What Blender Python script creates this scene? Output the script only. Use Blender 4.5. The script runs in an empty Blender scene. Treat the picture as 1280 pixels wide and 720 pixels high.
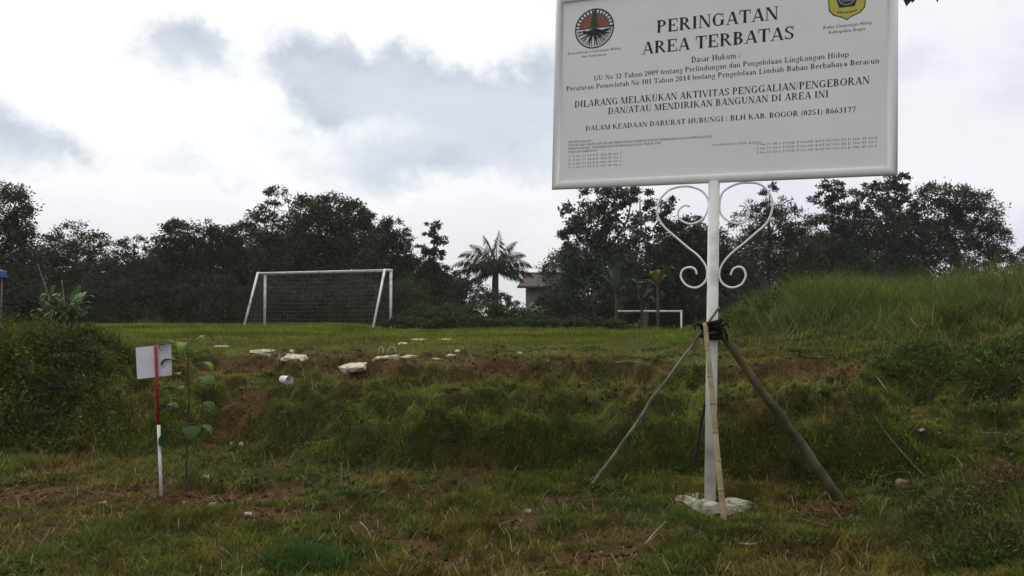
import bpy, bmesh, math, random
import numpy as np
from mathutils import Vector, Matrix, noise as mnoise

random.seed(7)
rng = np.random.default_rng(7)
scene = bpy.context.scene
C = scene.collection
R = math.radians

# ------------------------------------------------------------------ camera
EYE = 1.55
PITCH = math.atan(33 / 1024)
cam = bpy.data.cameras.new('camera')
cam.sensor_width = 36; cam.lens = 28.8
cam.clip_start = 0.05; cam.clip_end = 3000
camo = bpy.data.objects.new('camera', cam); C.objects.link(camo)
camo.location = (0, 0, EYE)
camo.rotation_euler = (math.pi / 2 + PITCH, 0, 0)
scene.camera = camo

# ------------------------------------------------------------------ exposure
scene.view_settings.view_transform = 'Standard'
scene.view_settings.look = 'None'
scene.view_settings.exposure = 0.15
scene.view_settings.gamma = 1.0
scene.view_settings.use_curve_mapping = False
scene.cycles.max_bounces = 6
scene.cycles.transparent_max_bounces = 8

# ------------------------------------------------------------------ sun (veiled by cloud, ahead and to the left)
SUN_EL, SUN_AZ = R(52), R(-35)           # azimuth measured from +Y towards +X
sun = bpy.data.lights.new('sun', 'SUN')
sun.energy = 1.1; sun.angle = R(25); sun.color = (1.0, 0.97, 0.92)
suno = bpy.data.objects.new('sun', sun); C.objects.link(suno)
sd = Vector((math.sin(SUN_AZ) * math.cos(SUN_EL), math.cos(SUN_AZ) * math.cos(SUN_EL), math.sin(SUN_EL)))
suno.rotation_euler = sd.to_track_quat('Z', 'Y').to_euler()

# ------------------------------------------------------------------ sky: Nishita behind broken overcast
world = bpy.data.worlds.new('World'); scene.world = world; world.use_nodes = True
wt = world.node_tree
for n in list(wt.nodes): wt.nodes.remove(n)
WS = 0.1
def wn(t, **k):
    n = wt.nodes.new(t)
    for a, b in k.items(): setattr(n, a, b)
    return n
def wl(a, b): wt.links.new(a, b)
def wm(op, a, b=None, c=None, clamp=False):
    n = wn('ShaderNodeMath', operation=op, use_clamp=clamp)
    for i, v in enumerate((a, b, c)):
        if v is None: continue
        if isinstance(v, (int, float)): n.inputs[i].default_value = v
        else: wl(v, n.inputs[i])
    return n.outputs[0]
def wsmooth(x, a, b):
    n = wn('ShaderNodeMapRange', interpolation_type='SMOOTHSTEP')
    wl(x, n.inputs[0]); n.inputs[1].default_value = a; n.inputs[2].default_value = b
    return n.outputs[0]
def wmix(f, a, b):
    n = wn('ShaderNodeMix', data_type='RGBA')
    for i, v in ((0, f), (6, a), (7, b)):
        if isinstance(v, (int, float)): n.inputs[i].default_value = v
        elif isinstance(v, tuple): n.inputs[i].default_value = (*v, 1)
        else: wl(v, n.inputs[i])
    return n.outputs[2]
tc = wn('ShaderNodeTexCoord')
sx = wn('ShaderNodeSeparateXYZ'); wl(tc.outputs['Generated'], sx.inputs[0])
az = wm('ARCTAN2', sx.outputs[0], sx.outputs[1])
el = wm('ARCSINE', sx.outputs[2])
def wnoise(scale, detail, off=(0, 0, 0), zs=1.0):
    mp = wn('ShaderNodeMapping'); wl(tc.outputs['Generated'], mp.inputs[0])
    mp.inputs['Location'].default_value = off; mp.inputs['Scale'].default_value = (1, 1, zs)
    n = wn('ShaderNodeTexNoise'); wl(mp.outputs[0], n.inputs['Vector'])
    n.inputs['Scale'].default_value = scale; n.inputs['Detail'].default_value = detail
    n.inputs['Roughness'].default_value = 0.62
    return n
wa = wnoise(7, 6, (1.3, 2.1, 0.4)); wb = wnoise(7, 6, (8.3, 5.1, 3.4))
azw = wm('ADD', az, wm('MULTIPLY', wm('SUBTRACT', wa.outputs[0], 0.5), 0.25))
elw = wm('ADD', el, wm('MULTIPLY', wm('SUBTRACT', wb.outputs[0], 0.5), 0.2))
def blob(px, py, rx, ry):
    a0 = math.atan((px - 640) / 1024); e0 = math.atan((393 - py) / 1024 * math.cos(a0))
    ra = rx / 1024 * math.cos(a0) ** 2; re = ry / 1024
    u = wm('DIVIDE', wm('SUBTRACT', azw, a0), ra); v = wm('DIVIDE', wm('SUBTRACT', elw, e0), re)
    d = wm('ADD', wm('MULTIPLY', u, u), wm('MULTIPLY', v, v))
    return wm('EXPONENT', wm('MULTIPLY', d, -0.7))
dark = None
for px, py, rx, ry, s in ((205, 58, 62, 40, 1.0), (408, 45, 34, 42, .45), (500, 98, 120, 42, .85), (650, 118, 140, 46, 1.0),
                          (390, 110, 60, 36, .75), (20, 188, 85, 40, 1.0), (105, 210, 30, 14, .4), (530, 222, 95, 36, .95),
                          (330, 165, 130, 40, .4), (245, 214, 50, 18, .55), (640, 190, 120, 50, .6), (1190, 150, 160, 90, .25),
                          (-200, 60, 160, 60, 1.0), (1500, 60, 200, 70, .8), (300, -260, 260, 70, .9), (900, -200, 260, 80, .8)):
    b = wm('MULTIPLY', blob(px, py, rx, ry), s)
    dark = b if dark is None else wm('ADD', dark, b)
bill = wnoise(5, 7, (0.2, 4.1, 2.0), 2.2)
dark = wm('ADD', dark, wm('MULTIPLY', wm('SUBTRACT', bill.outputs[0], 0.5), 1.0))
darkm = wsmooth(dark, 0.22, 1.15)
rim = wm('MULTIPLY', wsmooth(dark, 0.02, 0.24), wm('SUBTRACT', 1.0, wsmooth(dark, 0.26, 0.6)))
# base veil: white towards the sun, cooler and lavender to the right and lower down
sunside = wm('MULTIPLY', wsmooth(az, 0.30, -0.25), wsmooth(el, 0.06, 0.26))
K = 1 / WS
def kc(r, g, b): return (r * K, g * K, b * K)
veil = wmix(wsmooth(az, -0.1, 0.5), kc(.83, .825, .85), kc(.79, .755, .85))
veil = wmix(sunside, veil, kc(1.12, 1.12, 1.10))
puff = wsmooth(bill.outputs[0], 0.42, 0.62)
veil = wmix(wm('MULTIPLY', puff, 0.3), veil, kc(.95, .94, .95))
cn = wnoise(4.5, 5, (3.3, .7, 5.1), 2.0)
dcol = wmix(wsmooth(cn.outputs[0], .38, .62), kc(.50, .565, .645), kc(.66, .70, .77))
darkm = wm('MULTIPLY', darkm, 1.0)
veil = wmix(wm('MULTIPLY', rim, 0.5), veil, kc(.98, .98, .99))
cl = wmix(darkm, veil, dcol)
back = wsmooth(sx.outputs[1], 0.25, -0.35)
cl = wmix(wm('MULTIPLY', back, 0.75), cl, kc(.72, .72, .73))
over = wsmooth(el, R(32), R(60))          # the overcast is brightest overhead
cl = wmix(wm('MULTIPLY', over, 0.8), cl, kc(1.55, 1.54, 1.50))
sky = wn('ShaderNodeTexSky', sky_type='NISHITA')
sky.sun_disc = False; sky.sun_elevation = SUN_EL; sky.sun_rotation = SUN_AZ
skyc = wmix(0.93, sky.outputs[0], cl)
bg = wn('ShaderNodeBackground'); wl(skyc, bg.inputs[0]); bg.inputs[1].default_value = WS
wo = wn('ShaderNodeOutputWorld'); wl(bg.outputs[0], wo.inputs[0])

HAZE = 0.0004
# ------------------------------------------------------------------ pixel -> point helpers (1280x720 photograph)
cP, sP = math.cos(PITCH), math.sin(PITCH)
def at(px, py, Y):
    a = (px - 640) / 1024; b = (360 - py) / 1024
    k = Y / (cP - b * sP)
    return Vector((a * k, Y, EYE + (sP + b * cP) * k))

# ------------------------------------------------------------------ value noise (numpy)
_lat = rng.random((64, 64, 8))
def vnoise(x, y, s, k=0):
    x = np.asarray(x) / s + 17.3 * k; y = np.asarray(y) / s + 9.1 * k
    xi = np.floor(x).astype(int); yi = np.floor(y).astype(int)
    fx = x - xi; fy = y - yi; fx = fx * fx * (3 - 2 * fx); fy = fy * fy * (3 - 2 * fy)
    L = _lat[:, :, k % 8]; a = xi % 64; b = yi % 64; a1 = (xi + 1) % 64; b1 = (yi + 1) % 64
    return (L[a, b] * (1 - fx) + L[a1, b] * fx) * (1 - fy) + (L[a, b1] * (1 - fx) + L[a1, b1] * fx) * fy - 0.5
def fbm(x, y, s, k=0, o=3):
    return sum(vnoise(x, y, s / 2 ** i, k + i) / 2 ** i for i in range(o))

# ------------------------------------------------------------------ terrain
FARL = [(44, 1.0), (58, 0.2), (120, -0.3), (900, -1)]
FARM = [(27, 1.02), (33, 0.35), (60, -0.3), (120, -0.5), (900, -1)]
FARR = [(24, 1.9), (36, 1.2), (60, 0.2), (120, -0.3), (900, -1)]
COLS = [
    (-600, [(8.8, 0), (9.9, 1.1), (10.6, 1.3), (12, 1.2), (16, 1.05)] + FARL),
    (60, [(9.2, 0), (9.6, .35), (10.2, 1.12), (10.8, 1.3), (12.5, 1.16), (16, 1.05)] + FARL),
    (120, [(9.3, 0), (9.7, .3), (10.4, .95), (11.2, 1.18), (13, 1.1), (16, 1.05)] + FARL),
    (180, [(9.3, 0), (9.7, .28), (10.8, .70), (12, .95), (16, 1.04)] + FARL),
    (240, [(9.2, 0), (9.6, .30), (10.9, .68), (12, .88), (16, 1.04)] + FARL),
    (272, [(9.5, 0), (9.9, .06), (10.1, .34), (10.9, .56), (12, .85), (16, 1.03)] + FARL),
    (305, [(9.7, 0), (10.25, .03), (10.4, .40), (11.3, .62), (12.5, .87), (16, 1.03)] + FARL),
    (350, [(8.8, 0), (9.0, .36), (9.3, .42), (10.0, .54), (11.2, .73), (12.6, .88), (14.5, .98), (17, 1.03)] + FARL),
    (450, [(8.2, 0), (8.4, .37), (8.7, .43), (9.4, .57), (10.7, .74), (12.2, .88), (14.2, .98), (17, 1.03)] + FARL),
    (560, [(8.05, 0), (8.25, .37), (8.55, .43), (9.3, .57), (10.6, .74), (12.1, .88), (14.2, .98), (17, 1.03)] + FARM),
    (650, [(8.0, 0), (8.2, .37), (8.5, .43), (9.2, .56), (10.5, .73), (12.0, .88), (14.2, .98), (17, 1.03)] + FARM),
    (850, [(7.7, 0), (7.9, .38), (8.2, .45), (8.9, .56), (10.3, .73), (11.8, .88), (14.0, .98), (17, 1.04)] + FARM),
    (960, [(7.6, 0), (7.8, .44), (8.1, .58), (8.6, .66), (10.5, .86), (12.2, 1.06), (14, 1.25), (18, 1.65), (22, 1.75)] + FARR),
    (1050, [(7.5, 0), (7.7, .42), (8.1, .57), (8.5, .62), (9.8, .72), (11.2, 1.0), (13, 1.3), (16, 1.68), (22, 1.85)] + FARR),
    (1150, [(7.4, .04), (7.65, .3), (8.0, .43), (8.4, .48), (9.2, .56), (10.2, 1.0), (12, 1.4), (16, 1.68), (22, 1.8)] + FARR),
    (1220, [(3, 0), (4.5, .06), (5.5, .2), (6.5, .27), (7.3, .24), (8.2, .38), (8.8, .5), (9.8, 1.05), (12, 1.45), (16, 1.72), (22, 1.85)] + FARR),
    (1300, [(3, 0), (4.5, .2), (6.0, .36), (7.5, .3), (8.4, .42), (9.6, 1.12), (12, 1.5), (16, 1.78), (22, 1.9)] + FARR),
    (2400, [(3, 0), (4.5, .2), (6.0, .36), (7.5, .3), (8.4, .42), (9.6, 1.12), (12, 1.5), (16, 1.78), (22, 1.9)] + FARR),
]
CPX = np.array([c[0] for c in COLS], float)
def _h0(x, y):
    yy = np.maximum(y, 2.0); px = np.clip(640 + 1024 * x / yy, CPX[0] + .01, CPX[-1] - .01)
    Z = np.stack([np.interp(y, [k[0] for k in c[1]], [k[1] for k in c[1]]) for c in COLS])
    i = np.clip(np.searchsorted(CPX, px) - 1, 0, len(CPX) - 2)
    t = (px - CPX[i]) / (CPX[i + 1] - CPX[i])
    n = np.arange(px.size)
    return Z[i, n] * (1 - t) + Z[i + 1, n] * t
def hgt(x, y):
    x = np.atleast_1d(np.asarray(x, float)).ravel(); y = np.atleast_1d(np.asarray(y, float)).ravel()
    # wobble the bank line so that no contour is straight
    wx = fbm(x, y, 1.7, 1) * 0.5; wy = fbm(x, y, 1.3, 3) * 0.55
    near = np.clip((y - 5) / 3, 0, 1)
    X = x + wx * near; Yy = y + wy * near
    z = (_h0(X, Yy) * 2 + _h0(X, Yy + .07) + _h0(X, Yy - .07) + _h0(X + .1, Yy) + _h0(X - .1, Yy)) / 6
    amp = np.where(y < 14, 1.0, 0.6)
    z = z + amp * (fbm(x, y, .9, 2) * .09 + fbm(x, y, .3, 5) * np.where(y < 12, .075, .05))
    slope = np.clip((z - .12) / .25, 0, 1) * np.clip((1.0 - z) / .2, 0, 1) * (y < 13)
    z = z + slope * (fbm(x, y, .6, 4) * .26 + vnoise(x, y, .22, 2) * .12 + vnoise(x, y, .11, 6) * .045)
    led = np.clip((z - .3) / .3, 0, 1) * np.clip((1.0 - z) / .15, 0, 1) * (y < 14) * np.clip((4.6 - x) / .8, 0, 1)
    st = (z + fbm(x, y, 1.1, 6) * .2) / .24
    fr_ = st - np.floor(st)
    z = z + led * .24 * (np.clip((fr_ - .5) * 2.6 + .5, 0, 1) - fr_) * .9
    return z
def h1(x, y): return float(hgt(x, y)[0])
_ys = np.concatenate([np.arange(4.2, 16, .03), np.arange(16, 60, .15)])
def hit(px, py):
    """first point of the ground met by the line of sight through a photo pixel"""
    a = (px - 640) / 1024; b = (360 - py) / 1024
    k = _ys / (cP - b * sP); zz = EYE + (sP + b * cP) * k; xx = a * k
    g = hgt(xx, _ys)
    w = np.nonzero(g >= zz)[0]
    i = w[0] if len(w) else int(np.argmin(zz - g))
    return Vector((xx[i], _ys[i], g[i]))

SOIL = []
for px, py, rx, ry, s in ((335, 462, 80, 17, .95), (440, 450, 110, 11, .9), (560, 452, 90, 9, .8), (700, 455, 90, 8, .8), (296, 536, 34, 16, 1.3), (288, 505, 26, 12, .8), (320, 488, 26, 10, .6), (860, 462, 75, 12, .9), (1010, 468, 75, 14, .9),
                          (232, 624, 55, 9, 1.2), (40, 616, 90, 17, .8), (150, 612, 60, 9, .7), (350, 622, 45, 7, .8), (330, 650, 45, 10, .6), (455, 662, 45, 9, .9),
                          (530, 621, 32, 6, .9), (420, 640, 40, 6, .7), (640, 652, 40, 9, .8), (735, 692, 60, 10, 1), (745, 668, 60, 9, .9),
                          (1040, 640, 48, 12, 1.2), (515, 678, 40, 8, .8), (700, 620, 35, 6, .8), (820, 668, 40, 9, .5), (990, 700, 40, 10, .8), (560, 700, 60, 9, .5),
                          (265, 560, 25, 6, .8), (890, 640, 30, 7, .9), (600, 640, 70, 10, .5), (930, 520, 40, 12, .5), (640, 470, 80, 9, .5)):
    c = hit(px, py); d0 = hit(px, py - ry); d1 = hit(px, py + ry)
    SOIL.append((c.x, c.y, rx * c.y / 1024, max(.1, abs(d0.y - d1.y) / 2), s * (1.8 if py > 590 else 1)))
def soil(x, y):
    m = np.zeros_like(x)
    for cx, cy, rx, ry, s in SOIL:
        m += s * np.exp(-(((x - cx) / rx) ** 2 + ((y - cy) / ry) ** 2))
    mm = m * (.75 + 1.1 * fbm(x, y, .55, 6, 4)) + fbm(x, y, .7, 6) * .35 * np.clip(m * 3, .3, 1) + .45 * vnoise(x, y, .14, 2) * np.clip(m * 3, .3, 1)
    return np.clip((mm - .22) * 1.6, 0, 1.1)

# ------------------------------------------------------------------ mesh helpers
def fast(name, V, F, mat, parent=None, col=None, smooth=False):
    """V (n,3) array, F list of (m,k) index arrays; one mesh object"""
    me = bpy.data.meshes.new(name)
    V = np.asarray(V, np.float32)
    me.vertices.add(len(V)); me.vertices.foreach_set('co', V.ravel())
    loops = np.concatenate([f.ravel() for f in F]).astype(np.int32)
    sizes = np.concatenate([np.full(len(f), f.shape[1], np.int32) for f in F])
    starts = np.concatenate([[0], np.cumsum(sizes)[:-1]]).astype(np.int32)
    me.loops.add(len(loops)); me.loops.foreach_set('vertex_index', loops)
    me.polygons.add(len(sizes)); me.polygons.foreach_set('loop_start', starts)
    if smooth: me.polygons.foreach_set('use_smooth', np.ones(len(sizes), bool))
    if col is not None:
        a = me.color_attributes.new('tint', 'FLOAT_COLOR', 'POINT')
        c4 = np.ones((len(V), 4), np.float32); c4[:, :3] = col
        a.data.foreach_set('color', c4.ravel())
    me.update(calc_edges=True); me.validate()
    me.materials.append(mat)
    o = bpy.data.objects.new(name, me); C.objects.link(o)
    if parent: o.parent = parent
    return o
def tag(o, label=None, cat=None, group=None, kind=None):
    if label: o['label'] = label
    if cat: o['category'] = cat
    if group: o['group'] = group
    if kind: o['kind'] = kind
    return o
def empty(name, loc, label, cat, group=None, rz=0):
    o = bpy.data.objects.new(name, None); C.objects.link(o)
    o.location = loc; o.rotation_euler = (0, 0, rz); o.empty_display_size = .1
    return tag(o, label, cat, group)

class MB:
    def __init__(s): s.v = []; s.f = []
    def quad_strip_tube(s, pts, rad, n=8, cap=True):
        pts = [Vector(p) for p in pts]
        if isinstance(rad, (int, float)): rad = [rad] * len(pts)
        b = len(s.v); up = Vector((0, 0, 1)); prev = None
        for i, p in enumerate(pts):
            t = (pts[min(i + 1, len(pts) - 1)] - pts[max(i - 1, 0)]).normalized()
            if prev is None:
                a = t.cross(up)
                if a.length < .05: a = t.cross(Vector((1, 0, 0)))
            else: a = prev - t * prev.dot(t)
            a.normalize(); prev = a; c = t.cross(a)
            for k in range(n):
                w = 2 * math.pi * k / n
                s.v.append(p + (a * math.cos(w) + c * math.sin(w)) * rad[i])
        for i in range(len(pts) - 1):
            for k in range(n):
                k2 = (k + 1) % n
                s.f.append((b + i * n + k, b + i * n + k2, b + (i + 1) * n + k2, b + (i + 1) * n + k))
        if cap:
            s.f.append(tuple(b + k for k in reversed(range(n))))
            e = b + (len(pts) - 1) * n
            s.f.append(tuple(e + k for k in range(n)))
        return s
    tube = quad_strip_tube
    def box(s, c, d):
        b = len(s.v); x, y, z = c; a, e, h = d[0] / 2, d[1] / 2, d[2] / 2
        for k in ((-1, -1, -1), (1, -1, -1), (1, 1, -1), (-1, 1, -1), (-1, -1, 1), (1, -1, 1), (1, 1, 1), (-1, 1, 1)):
            s.v.append(Vector((x + k[0] * a, y + k[1] * e, z + k[2] * h)))
        for q in ((0, 3, 2, 1), (4, 5, 6, 7), (0, 1, 5, 4), (1, 2, 6, 5), (2, 3, 7, 6), (3, 0, 4, 7)):
            s.f.append(tuple(b + i for i in q))
        return s
    def poly(s, pts):
        b = len(s.v); s.v += [Vector(p) for p in pts]; s.f.append(tuple(range(b, b + len(pts)))); return s
    def build(s, name, mat, parent=None, smooth=False, bevel=0):
        me = bpy.data.meshes.new(name)
        me.from_pydata([tuple(v) for v in s.v], [], s.f); me.update()
        if smooth:
            me.polygons.foreach_set('use_smooth', np.ones(len(me.polygons), bool))
        me.materials.append(mat)
        if bevel:
            bm = bmesh.new(); bm.from_mesh(me)
            bmesh.ops.bevel(bm, geom=bm.edges[:], offset=bevel, segments=2, affect='EDGES', profile=.5)
            bm.to_mesh(me); bm.free()
        o = bpy.data.objects.new(name, me); C.objects.link(o)
        if parent: o.parent = parent
        return o
def catmull(P, n=8):
    P = [Vector(p) for p in P]; out = []
    Q = [P[0] * 2 - P[1]] + P + [P[-1] * 2 - P[-2]]
    for i in range(1, len(Q) - 2):
        p0, p1, p2, p3 = Q[i - 1:i + 3]
        for k in range(n):
            t = k / n
            out.append(.5 * (2 * p1 + (p2 - p0) * t + (2 * p0 - 5 * p1 + 4 * p2 - p3) * t * t + (3 * p1 - p0 - 3 * p2 + p3) * t ** 3))
    out.append(P[-1]); return out

# ------------------------------------------------------------------ materials
def mat_new(name):
    m = bpy.data.materials.new(name); m.use_nodes = True
    nt = m.node_tree; b = nt.nodes['Principled BSDF']
    return m, nt, b
def simple(name, c1, c2, scale=8, rough=.7, bump=.15, bscale=None, detail=5, spec=.3, stops=(.35, .65)):
    m, nt, b = mat_new(name)
    tcn = nt.nodes.new('ShaderNodeTexCoord')
    n = nt.nodes.new('ShaderNodeTexNoise'); n.inputs['Scale'].default_value = scale; n.inputs['Detail'].default_value = detail
    nt.links.new(tcn.outputs['Object'], n.inputs['Vector'])
    r = nt.nodes.new('ShaderNodeValToRGB'); r.color_ramp.elements[0].position = stops[0]; r.color_ramp.elements[1].position = stops[1]
    r.color_ramp.elements[0].color = (*c1, 1); r.color_ramp.elements[1].color = (*c2, 1)
    nt.links.new(n.outputs[0], r.inputs[0]); nt.links.new(r.outputs[0], b.inputs['Base Color'])
    b.inputs['Roughness'].default_value = rough; b.inputs['Specular IOR Level'].default_value = spec
    if bump:
        n2 = nt.nodes.new('ShaderNodeTexNoise'); n2.inputs['Scale'].default_value = bscale or scale * 4; n2.inputs['Detail'].default_value = 6
        nt.links.new(tcn.outputs['Object'], n2.inputs['Vector'])
        bp = nt.nodes.new('ShaderNodeBump'); bp.inputs['Strength'].default_value = bump; bp.inputs['Distance'].default_value = .02
        nt.links.new(n2.outputs[0], bp.inputs['Height']); nt.links.new(bp.outputs[0], b.inputs['Normal'])
    return m
def leafmat(name, mul=1.0, rough=.6, trans=.25, spec=.25):
    m, nt, b = mat_new(name)
    a = nt.nodes.new('ShaderNodeAttribute'); a.attribute_name = 'tint'
    hs = nt.nodes.new('ShaderNodeHueSaturation'); hs.inputs['Value'].default_value = mul
    nt.links.new(a.outputs['Color'], hs.inputs['Color'])
    nt.links.new(hs.outputs[0], b.inputs['Base Color'])
    b.inputs['Roughness'].default_value = rough; b.inputs['Specular IOR Level'].default_value = spec
    t = nt.nodes.new('ShaderNodeBsdfTranslucent'); nt.links.new(hs.outputs[0], t.inputs[0])
    mx = nt.nodes.new('ShaderNodeMixShader'); mx.inputs[0].default_value = trans
    nt.links.new(b.outputs[0], mx.inputs[1]); nt.links.new(t.outputs[0], mx.inputs[2])
    nt.links.new(mx.outputs[0], nt.nodes['Material Output'].inputs[0])
    return m
M = {}
M['blade'] = leafmat('grass_blade', 1.0, .75, .25, .06)
M['leaf'] = leafmat('tree_leaf', 1.0, .7, .2, .12)
M['weed'] = leafmat('weed_leaf', 1.0, .7, .25, .1)
M['bark'] = simple('bark', (.03, .026, .02), (.075, .065, .05), 6, .9, .4)
M['palebark'] = simple('pale_bark', (.12, .11, .09), (.24, .22, .18), 8, .9, .3)
M['white'] = simple('white_paint', (.70, .70, .70), (.78, .78, .78), 5, .45, .04, 40, spec=.4, stops=(.2, .8))
M['white_dirty'] = simple('weathered_white_paint', (.36, .35, .31), (.70, .70, .67), 3.5, .55, .08, 40, stops=(.28, .5))
M['panel'] = simple('panel_white', (.72, .72, .73), (.76, .76, .765), 1.7, .5, .015, 60, spec=.25)
pm = M['panel']; pn = pm.node_tree
_b = pn.nodes['Principled BSDF']; _src = _b.inputs['Base Color'].links[0].from_socket
_tc = pn.nodes.new('ShaderNodeTexCoord'); _mp = pn.nodes.new('ShaderNodeMapping'); _mp.inputs['Scale'].default_value = (9, 1, .7)
_n = pn.nodes.new('ShaderNodeTexNoise'); _n.inputs['Scale'].default_value = 3; _n.inputs['Detail'].default_value = 6
pn.links.new(_tc.outputs['Object'], _mp.inputs[0]); pn.links.new(_mp.outputs[0], _n.inputs['Vector'])
_r = pn.nodes.new('ShaderNodeMapRange'); pn.links.new(_n.outputs[0], _r.inputs[0]); _r.inputs[1].default_value = .52; _r.inputs[2].default_value = .8; _r.inputs[4].default_value = .06
_x = pn.nodes.new('ShaderNodeMix'); _x.data_type = 'RGBA'; pn.links.new(_r.outputs[0], _x.inputs[0]); pn.links.new(_src, _x.inputs[6]); _x.inputs[7].default_value = (.42, .41, .38, 1)
pn.links.new(_x.outputs[2], _b.inputs['Base Color'])
M['black'] = simple('black_print', (.012, .012, .014), (.02, .02, .022), 20, .6, 0)
M['faint'] = simple('faint_print', (.16, .16, .17), (.2, .2, .21), 20, .6, 0)
M['red_print'] = simple('red_brown_print', (.22, .075, .05), (.27, .1, .065), 12, .6, 0)
M['white_print'] = simple('white_print', (.62, .62, .62), (.68, .68, .68), 12, .6, 0)
M['green_print'] = simple('green_print', (.015, .05, .02), (.025, .07, .03), 12, .6, 0)
M['yellow_print'] = simple('yellow_green_print', (.42, .42, .06), (.48, .46, .08), 12, .6, 0)
M['grey_print'] = simple('grey_print', (.2, .2, .22), (.26, .26, .28), 12, .6, 0)
M['bamboo'] = simple('dry_bamboo', (.20, .16, .085), (.36, .30, .17), 9, .6, .12, 60)
M['wood'] = simple('brown_wood', (.045, .038, .018), (.115, .09, .045), 7, .8, .4, 40)
M['stick'] = simple('grey_stick', (.11, .09, .07), (.25, .22, .18), 10, .85, .4, 50)
M['darkstick'] = simple('dark_stick', (.03, .026, .02), (.07, .06, .045), 10, .85, .4, 50)
M['rubber'] = simple('black_rubber', (.005, .005, .006), (.013, .013, .013), 12, .9, .3, 30, spec=.08)
M['concrete'] = simple('pale_concrete', (.10, .09, .06), (.36, .34, .26), 14, .95, .7, 45, stops=(.3, .55))
M['plaster'] = simple('broken_plaster', (.20, .165, .11), (.50, .45, .33), 11, .95, .6, 45, stops=(.3, .5))
M['stone'] = simple('pale_stone', (.13, .12, .09), (.42, .40, .34), 16, .9, .6, 50, stops=(.3, .5))
M['brownstone'] = simple('brown_stone', (.1, .08, .05), (.2, .16, .1), 9, .9, .6, 40)
M['red'] = simple('red_paint', (.22, .012, .02), (.3, .025, .03), 20, .5, .1)
M['placard'] = simple('white_placard', (.55, .56, .62), (.62, .63, .68), 6, .5, .03)
M['net'] = simple('net_cord', (.14, .125, .11), (.2, .18, .15), 4, .9, 0)
M['roof'] = simple('brown_roof_tile', (.05, .034, .027), (.085, .06, .048), 3, .8, .5, 12)
M['wall'] = simple('pale_wall', (.15, .145, .13), (.23, .22, .2), 1.5, .9, .1)
M['dark'] = simple('dark_opening', (.01, .01, .011), (.02, .02, .02), 3, .3, 0)
M['tarp'] = simple('blue_tarp', (.02, .05, .22), (.04, .09, .32), 5, .5, .2)
M['paletarp'] = simple('pale_tarp_edge', (.3, .34, .5), (.38, .42, .58), 5, .5, .1)
M['cup'] = simple('white_foam', (.5, .5, .48), (.7, .7, .68), 20, .6, .05)
# ground
gm, nt, gb = mat_new('ground_soil')
geo = nt.nodes.new('ShaderNodeNewGeometry')
def gnoise(sc, det=6, off=0):
    n = nt.nodes.new('ShaderNodeTexNoise'); n.inputs['Scale'].default_value = sc; n.inputs['Detail'].default_value = det
    mp = nt.nodes.new('ShaderNodeMapping'); mp.inputs['Location'].default_value = (off, off * 2, 0)
    nt.links.new(geo.outputs['Position'], mp.inputs[0]); nt.links.new(mp.outputs[0], n.inputs['Vector']); return n
def gmix(f, a, b):
    n = nt.nodes.new('ShaderNodeMix'); n.data_type = 'RGBA'
    for i, v in ((0, f), (6, a), (7, b)):
        if isinstance(v, float): n.inputs[i].default_value = v
        elif isinstance(v, tuple): n.inputs[i].default_value = (*v, 1)
        else: nt.links.new(v, n.inputs[i])
    return n.outputs[2]
def gramp(v, a, b):
    n = nt.nodes.new('ShaderNodeMapRange'); nt.links.new(v, n.inputs[0]); n.inputs[1].default_value = a; n.inputs[2].default_value = b; return n.outputs[0]
at_ = nt.nodes.new('ShaderNodeAttribute'); at_.attribute_name = 'tint'
sep = nt.nodes.new('ShaderNodeSeparateColor'); nt.links.new(at_.outputs['Color'], sep.inputs[0])
n1 = gnoise(2.2); n2 = gnoise(11, 7, 3); n3 = gnoise(45, 5, 5)
thatch = gmix(gramp(n2.outputs[0], .35, .65), (.022, .019, .007), (.07, .052, .02))
thatch = gmix(gramp(n1.outputs[0], .4, .65), thatch, (.028, .034, .010))
earth = gmix(gramp(n2.outputs[0], .35, .65), (.045, .027, .012), (.095, .056, .025))
earth = gmix(gramp(n3.outputs[0], .6, .8), earth, (.15, .10, .06))
moss_lit_c = gmix(gramp(n2.outputs[0], .35, .65), (.05, .055, .012), (.095, .09, .02))  # mossy turf, paled to put the light on level ledges into the colour
thatch = gmix(sep.outputs[1], thatch, moss_lit_c)
colr = gmix(sep.outputs[0], thatch, earth)
nt.links.new(colr, gb.inputs['Base Color']); gb.inputs['Roughness'].default_value = .95; gb.inputs['Specular IOR Level'].default_value = .03
bp = nt.nodes.new('ShaderNodeBump'); bp.inputs['Strength'].default_value = .8; bp.inputs['Distance'].default_value = .03
nt.links.new(n3.outputs[0], bp.inputs['Height']); nt.links.new(bp.outputs[0], gb.inputs['Normal'])

# ------------------------------------------------------------------ ground sheet
gx = np.concatenate([-np.geomspace(900, 15, 26), np.arange(-14.5, -7.5, .2), np.arange(-7.5, 7.5, .06), np.arange(7.5, 14.6, .2), np.geomspace(15, 900, 26)])
gy = np.concatenate([np.array([-300, -120, -50, -20, -8, -3, 0, 2, 3]), np.arange(3.6, 13.5, .055), np.arange(13.5, 46, .3), np.geomspace(46.5, 1500, 40)])
GX, GY = np.meshgrid(gx, gy); sh = GX.shape
gz = hgt(GX.ravel(), GY.ravel())
nx, ny = sh[1], sh[0]
idx = np.arange(nx * ny).reshape(ny, nx)
quads = np.stack([idx[:-1, :-1], idx[:-1, 1:], idx[1:, 1:], idx[1:, :-1]], -1).reshape(-1, 4)
sl = soil(GX.ravel(), GY.ravel())
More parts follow.
